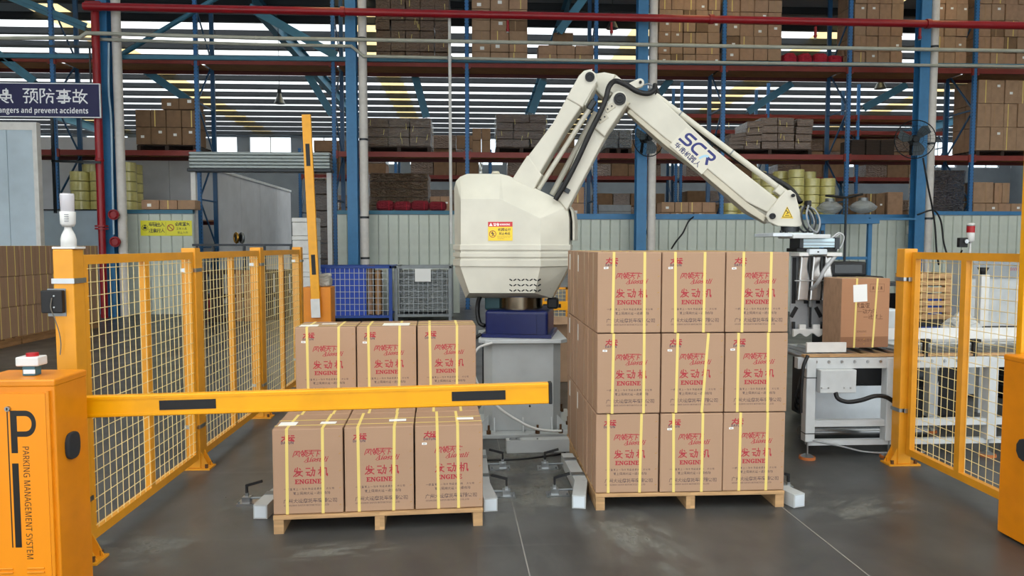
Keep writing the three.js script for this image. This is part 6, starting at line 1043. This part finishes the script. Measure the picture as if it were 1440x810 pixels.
for (const [px, w, h, l] of [[521, 0.14, 1.05, 'tall narrow folded board leaning inside the blue mesh container'], [532, 0.12, 0.95, 'second narrow board beside the grey bag inside the blue mesh container']]) { const p = at(px, 410, 15.4), t = thing('folded_board', l, 'board', [p.x, 0.162, -15.5]); mb().rbox(w, h, 0.3, 0.01, 0, h / 2, 0, 0, 0, 0).build('board', px < 525 ? mat.kraftDark : mat.oldWood, t); mb().box(w * 0.4, h - 0.02, 0.302, 0, h / 2, 0).build('fold', mat.kraft, t); }
const gcage = cage('grey wire container with a paper note, beside the robot body', 554, 635, 374, 15.4, 1.1, mat.dullSteel, mat.cageWire, std('#8a8f90', 0.5, 0.2, { bumpMap: rep(crinkleT, 0.9), bumpScale: 0.03 }));
{ const p = at(594.5, 387, 15.36); mb().box(0.34, 0.28, 0.006, p.x - gcage.position.x, p.y, 0.562).build('paper_note', mat.label, gcage); }
for (let i = 0; i < 6; i++) { const z = 14.6, a = at(410, 306, z), b = at(444, 306, z), h = a.y / 6; const t = thing('foam_box', `white foam box, ${i === 5 ? 'topmost' : i === 0 ? 'lowest' : ord[i] + ' from the floor'} in the stack behind the last fence post`, 'foam box', [(a.x + b.x) / 2 + rr(-0.01, 0.01), h * i + 0.001, -z - 0.2], rr(-0.02, 0.02)); mb().rbox(b.x - a.x, h * 0.74, 0.4, 0.015, 0, h * 0.37, 0).build('box', mat.white, t); mb().rbox(b.x - a.x + 0.015, h * 0.24, 0.41, 0.015, 0, h * 0.87, 0).build('lid', mat.white, t); }
wrapped({ px: [440, 466], top: 250, level: 0, z: 19.0, cols: 1, rows: 8, words: 'dark stack inside the shutter opening', ticks: 0, pallet: false });
{ const t = thing('rack_guard', 'red steel guard around the foot of the blue rack upright', 'guard', [RX_[1], 0, -17.9]); mb().rbox(0.5, 0.42, 0.05, 0.01, 0, 0.24, 0).build('plate', mat.red, t); for (const s of [-1, 1]) mb().rbox(0.05, 0.45, 0.3, 0.01, s * 0.23, 0.225, -0.12).build('side', mat.red, t); }
// black pallets of odds and ends behind the fence
{ const t = thing('steel_trestle', 'dark steel trestle behind the mesh fence under the hanging rings', 'trestle', [at(335, 343, 16.4).x, 0, -16.5]); const H = at(335, 343, 16.4).y; mb().box(2.3, 0.05, 0.06, 0.1, H - 0.025, 0).build('top_rail', mat.darkSteel, t); for (const k of [-0.95, -0.6, 0.1, 0.55, 1.15]) mb().box(0.05, H - 0.05, 0.05, k, (H - 0.05) / 2, 0).build('leg', mat.darkSteel, t); mb().box(2.2, 0.04, 0.05, 0.1, 0.5, 0).build('low_rail', mat.darkSteel, t);
  for (const [dx, m, l] of [[-0.07, mat.brass, 'brass coloured ring standing on the dark trestle behind the fence'], [0.05, mat.dullSteel, 'steel ring with dark centre standing on the dark trestle behind the fence']]) { const r = thing('bearing_ring', l, 'ring', [at(335, 343, 16.4).x + dx, H + 0.002, -16.5], -0.9); mb().ring(0.105, 0.03, 0, 0.135, 0, 0, 0, 0, 28).build('ring', m, r); mb().cyl(0.08, 0.08, 0.03, 0, 0.135, 0, Math.PI / 2, 0, 0).build('centre', mat.black, r); }
  const words = ['nearest', 'middle', 'farthest']; for (let i = 0; i < 3; i++) { const z = 15.4, x = at([289, 345, 398][i], 400, z).x, k = thing('upright_pallet', `${words[i]} of the three worn pallets stood on edge beyond the mesh fence`, 'pallet', [x, 0, -z - i * 0.15]); k.name = numbered('stored_pallet'); for (let j = 0; j < 5; j++) mb().box(0.12, 1.1, 0.02, -0.34 + j * 0.17, 0.57, 0.06).build('slat', i % 2 ? mat.oldWood : mat.darkPallet, k); for (const y of [0.06, 0.57, 1.08]) mb().box(0.84, 0.09, 0.09, 0, y, 0).build('bearer', mat.darkPallet, k); } }
// cartons along the side: engine cartons three high, fronts towards the lane
{
  const X = -7.6, n = 9; let first = true;
  for (let b = 0; b < 3; b++) { const t = thing('wooden_pallet', `${['nearest', 'middle', 'farthest'][b]} wooden pallet under the carton row along the cold room wall`, 'pallet', [X - 0.35, 0, -(11.0 + 0.61 + b * 1.24)]); for (let j = 0; j < 5; j++) mb().box(0.74, 0.02, 0.18, 0, 0.128, -0.5 + j * 0.25).build('deck_board', mat.oldWood, t); for (const k of [-0.3, 0, 0.3]) mb().box(0.09, 0.117, 1.2, k, 0.0585, 0).build('bearer', mat.oldWood, t); }
  for (let r = 0; r < 3; r++) for (let c = 0; c < n; c++) { void first; engineCarton(`shaded engine carton by the cold room wall, ${['bottom', 'middle', 'top'][r]} row, ${ord[c]} from the near end`, [X - CD / 2 + rr(-0.015, 0.015), 0.14 + r * (CH + 0.001), -(11.0 + 0.21 + c * 0.413 + (c / 3 | 0) * 0.008)], -Math.PI / 2 + rr(-0.015, 0.015), {  group: 'engine carton row along the cold room wall' }); }
}
// crate and rags beside the robot foot, blue fittings
{ const p = fl(672, 470, 0.0); void p; const t = thing('tool_tray', 'small open tray of bits behind the pedestal cables', 'tray', [at(682, 470, 7.6).x, 0, -7.6]); mb().box(0.3, 0.03, 0.25, 0, 0.7, 0).box(0.3, 0.1, 0.015, 0, 0.75, 0.12).box(0.015, 0.1, 0.25, 0.15, 0.75, 0).box(0.015, 0.1, 0.25, -0.15, 0.75, 0).build('tray', mat.dullSteel, t); mb().box(0.06, 0.69, 0.06, 0, 0.345, 0).box(0.3, 0.03, 0.3, 0, 0.015, 0).build('stand', mat.darkSteel, t); }
{ const t = thing('flat_carton', 'pale carton lying open behind the robot base near the far barrier', 'carton', [at(782, 470, 8.6).x, 0, -8.6]); const h = at(782, 452, 8.6).y; mb().rbox(0.3, h, 0.3, 0.01, 0, h / 2, 0).build('carton_body', mat.kraftPale, t); mb().box(0.3, 0.006, 0.16, 0, h + 0.03, 0.2, 0.5, 0, 0).build('flap', mat.kraftPale, t); }
renderer.render(scene, camera);
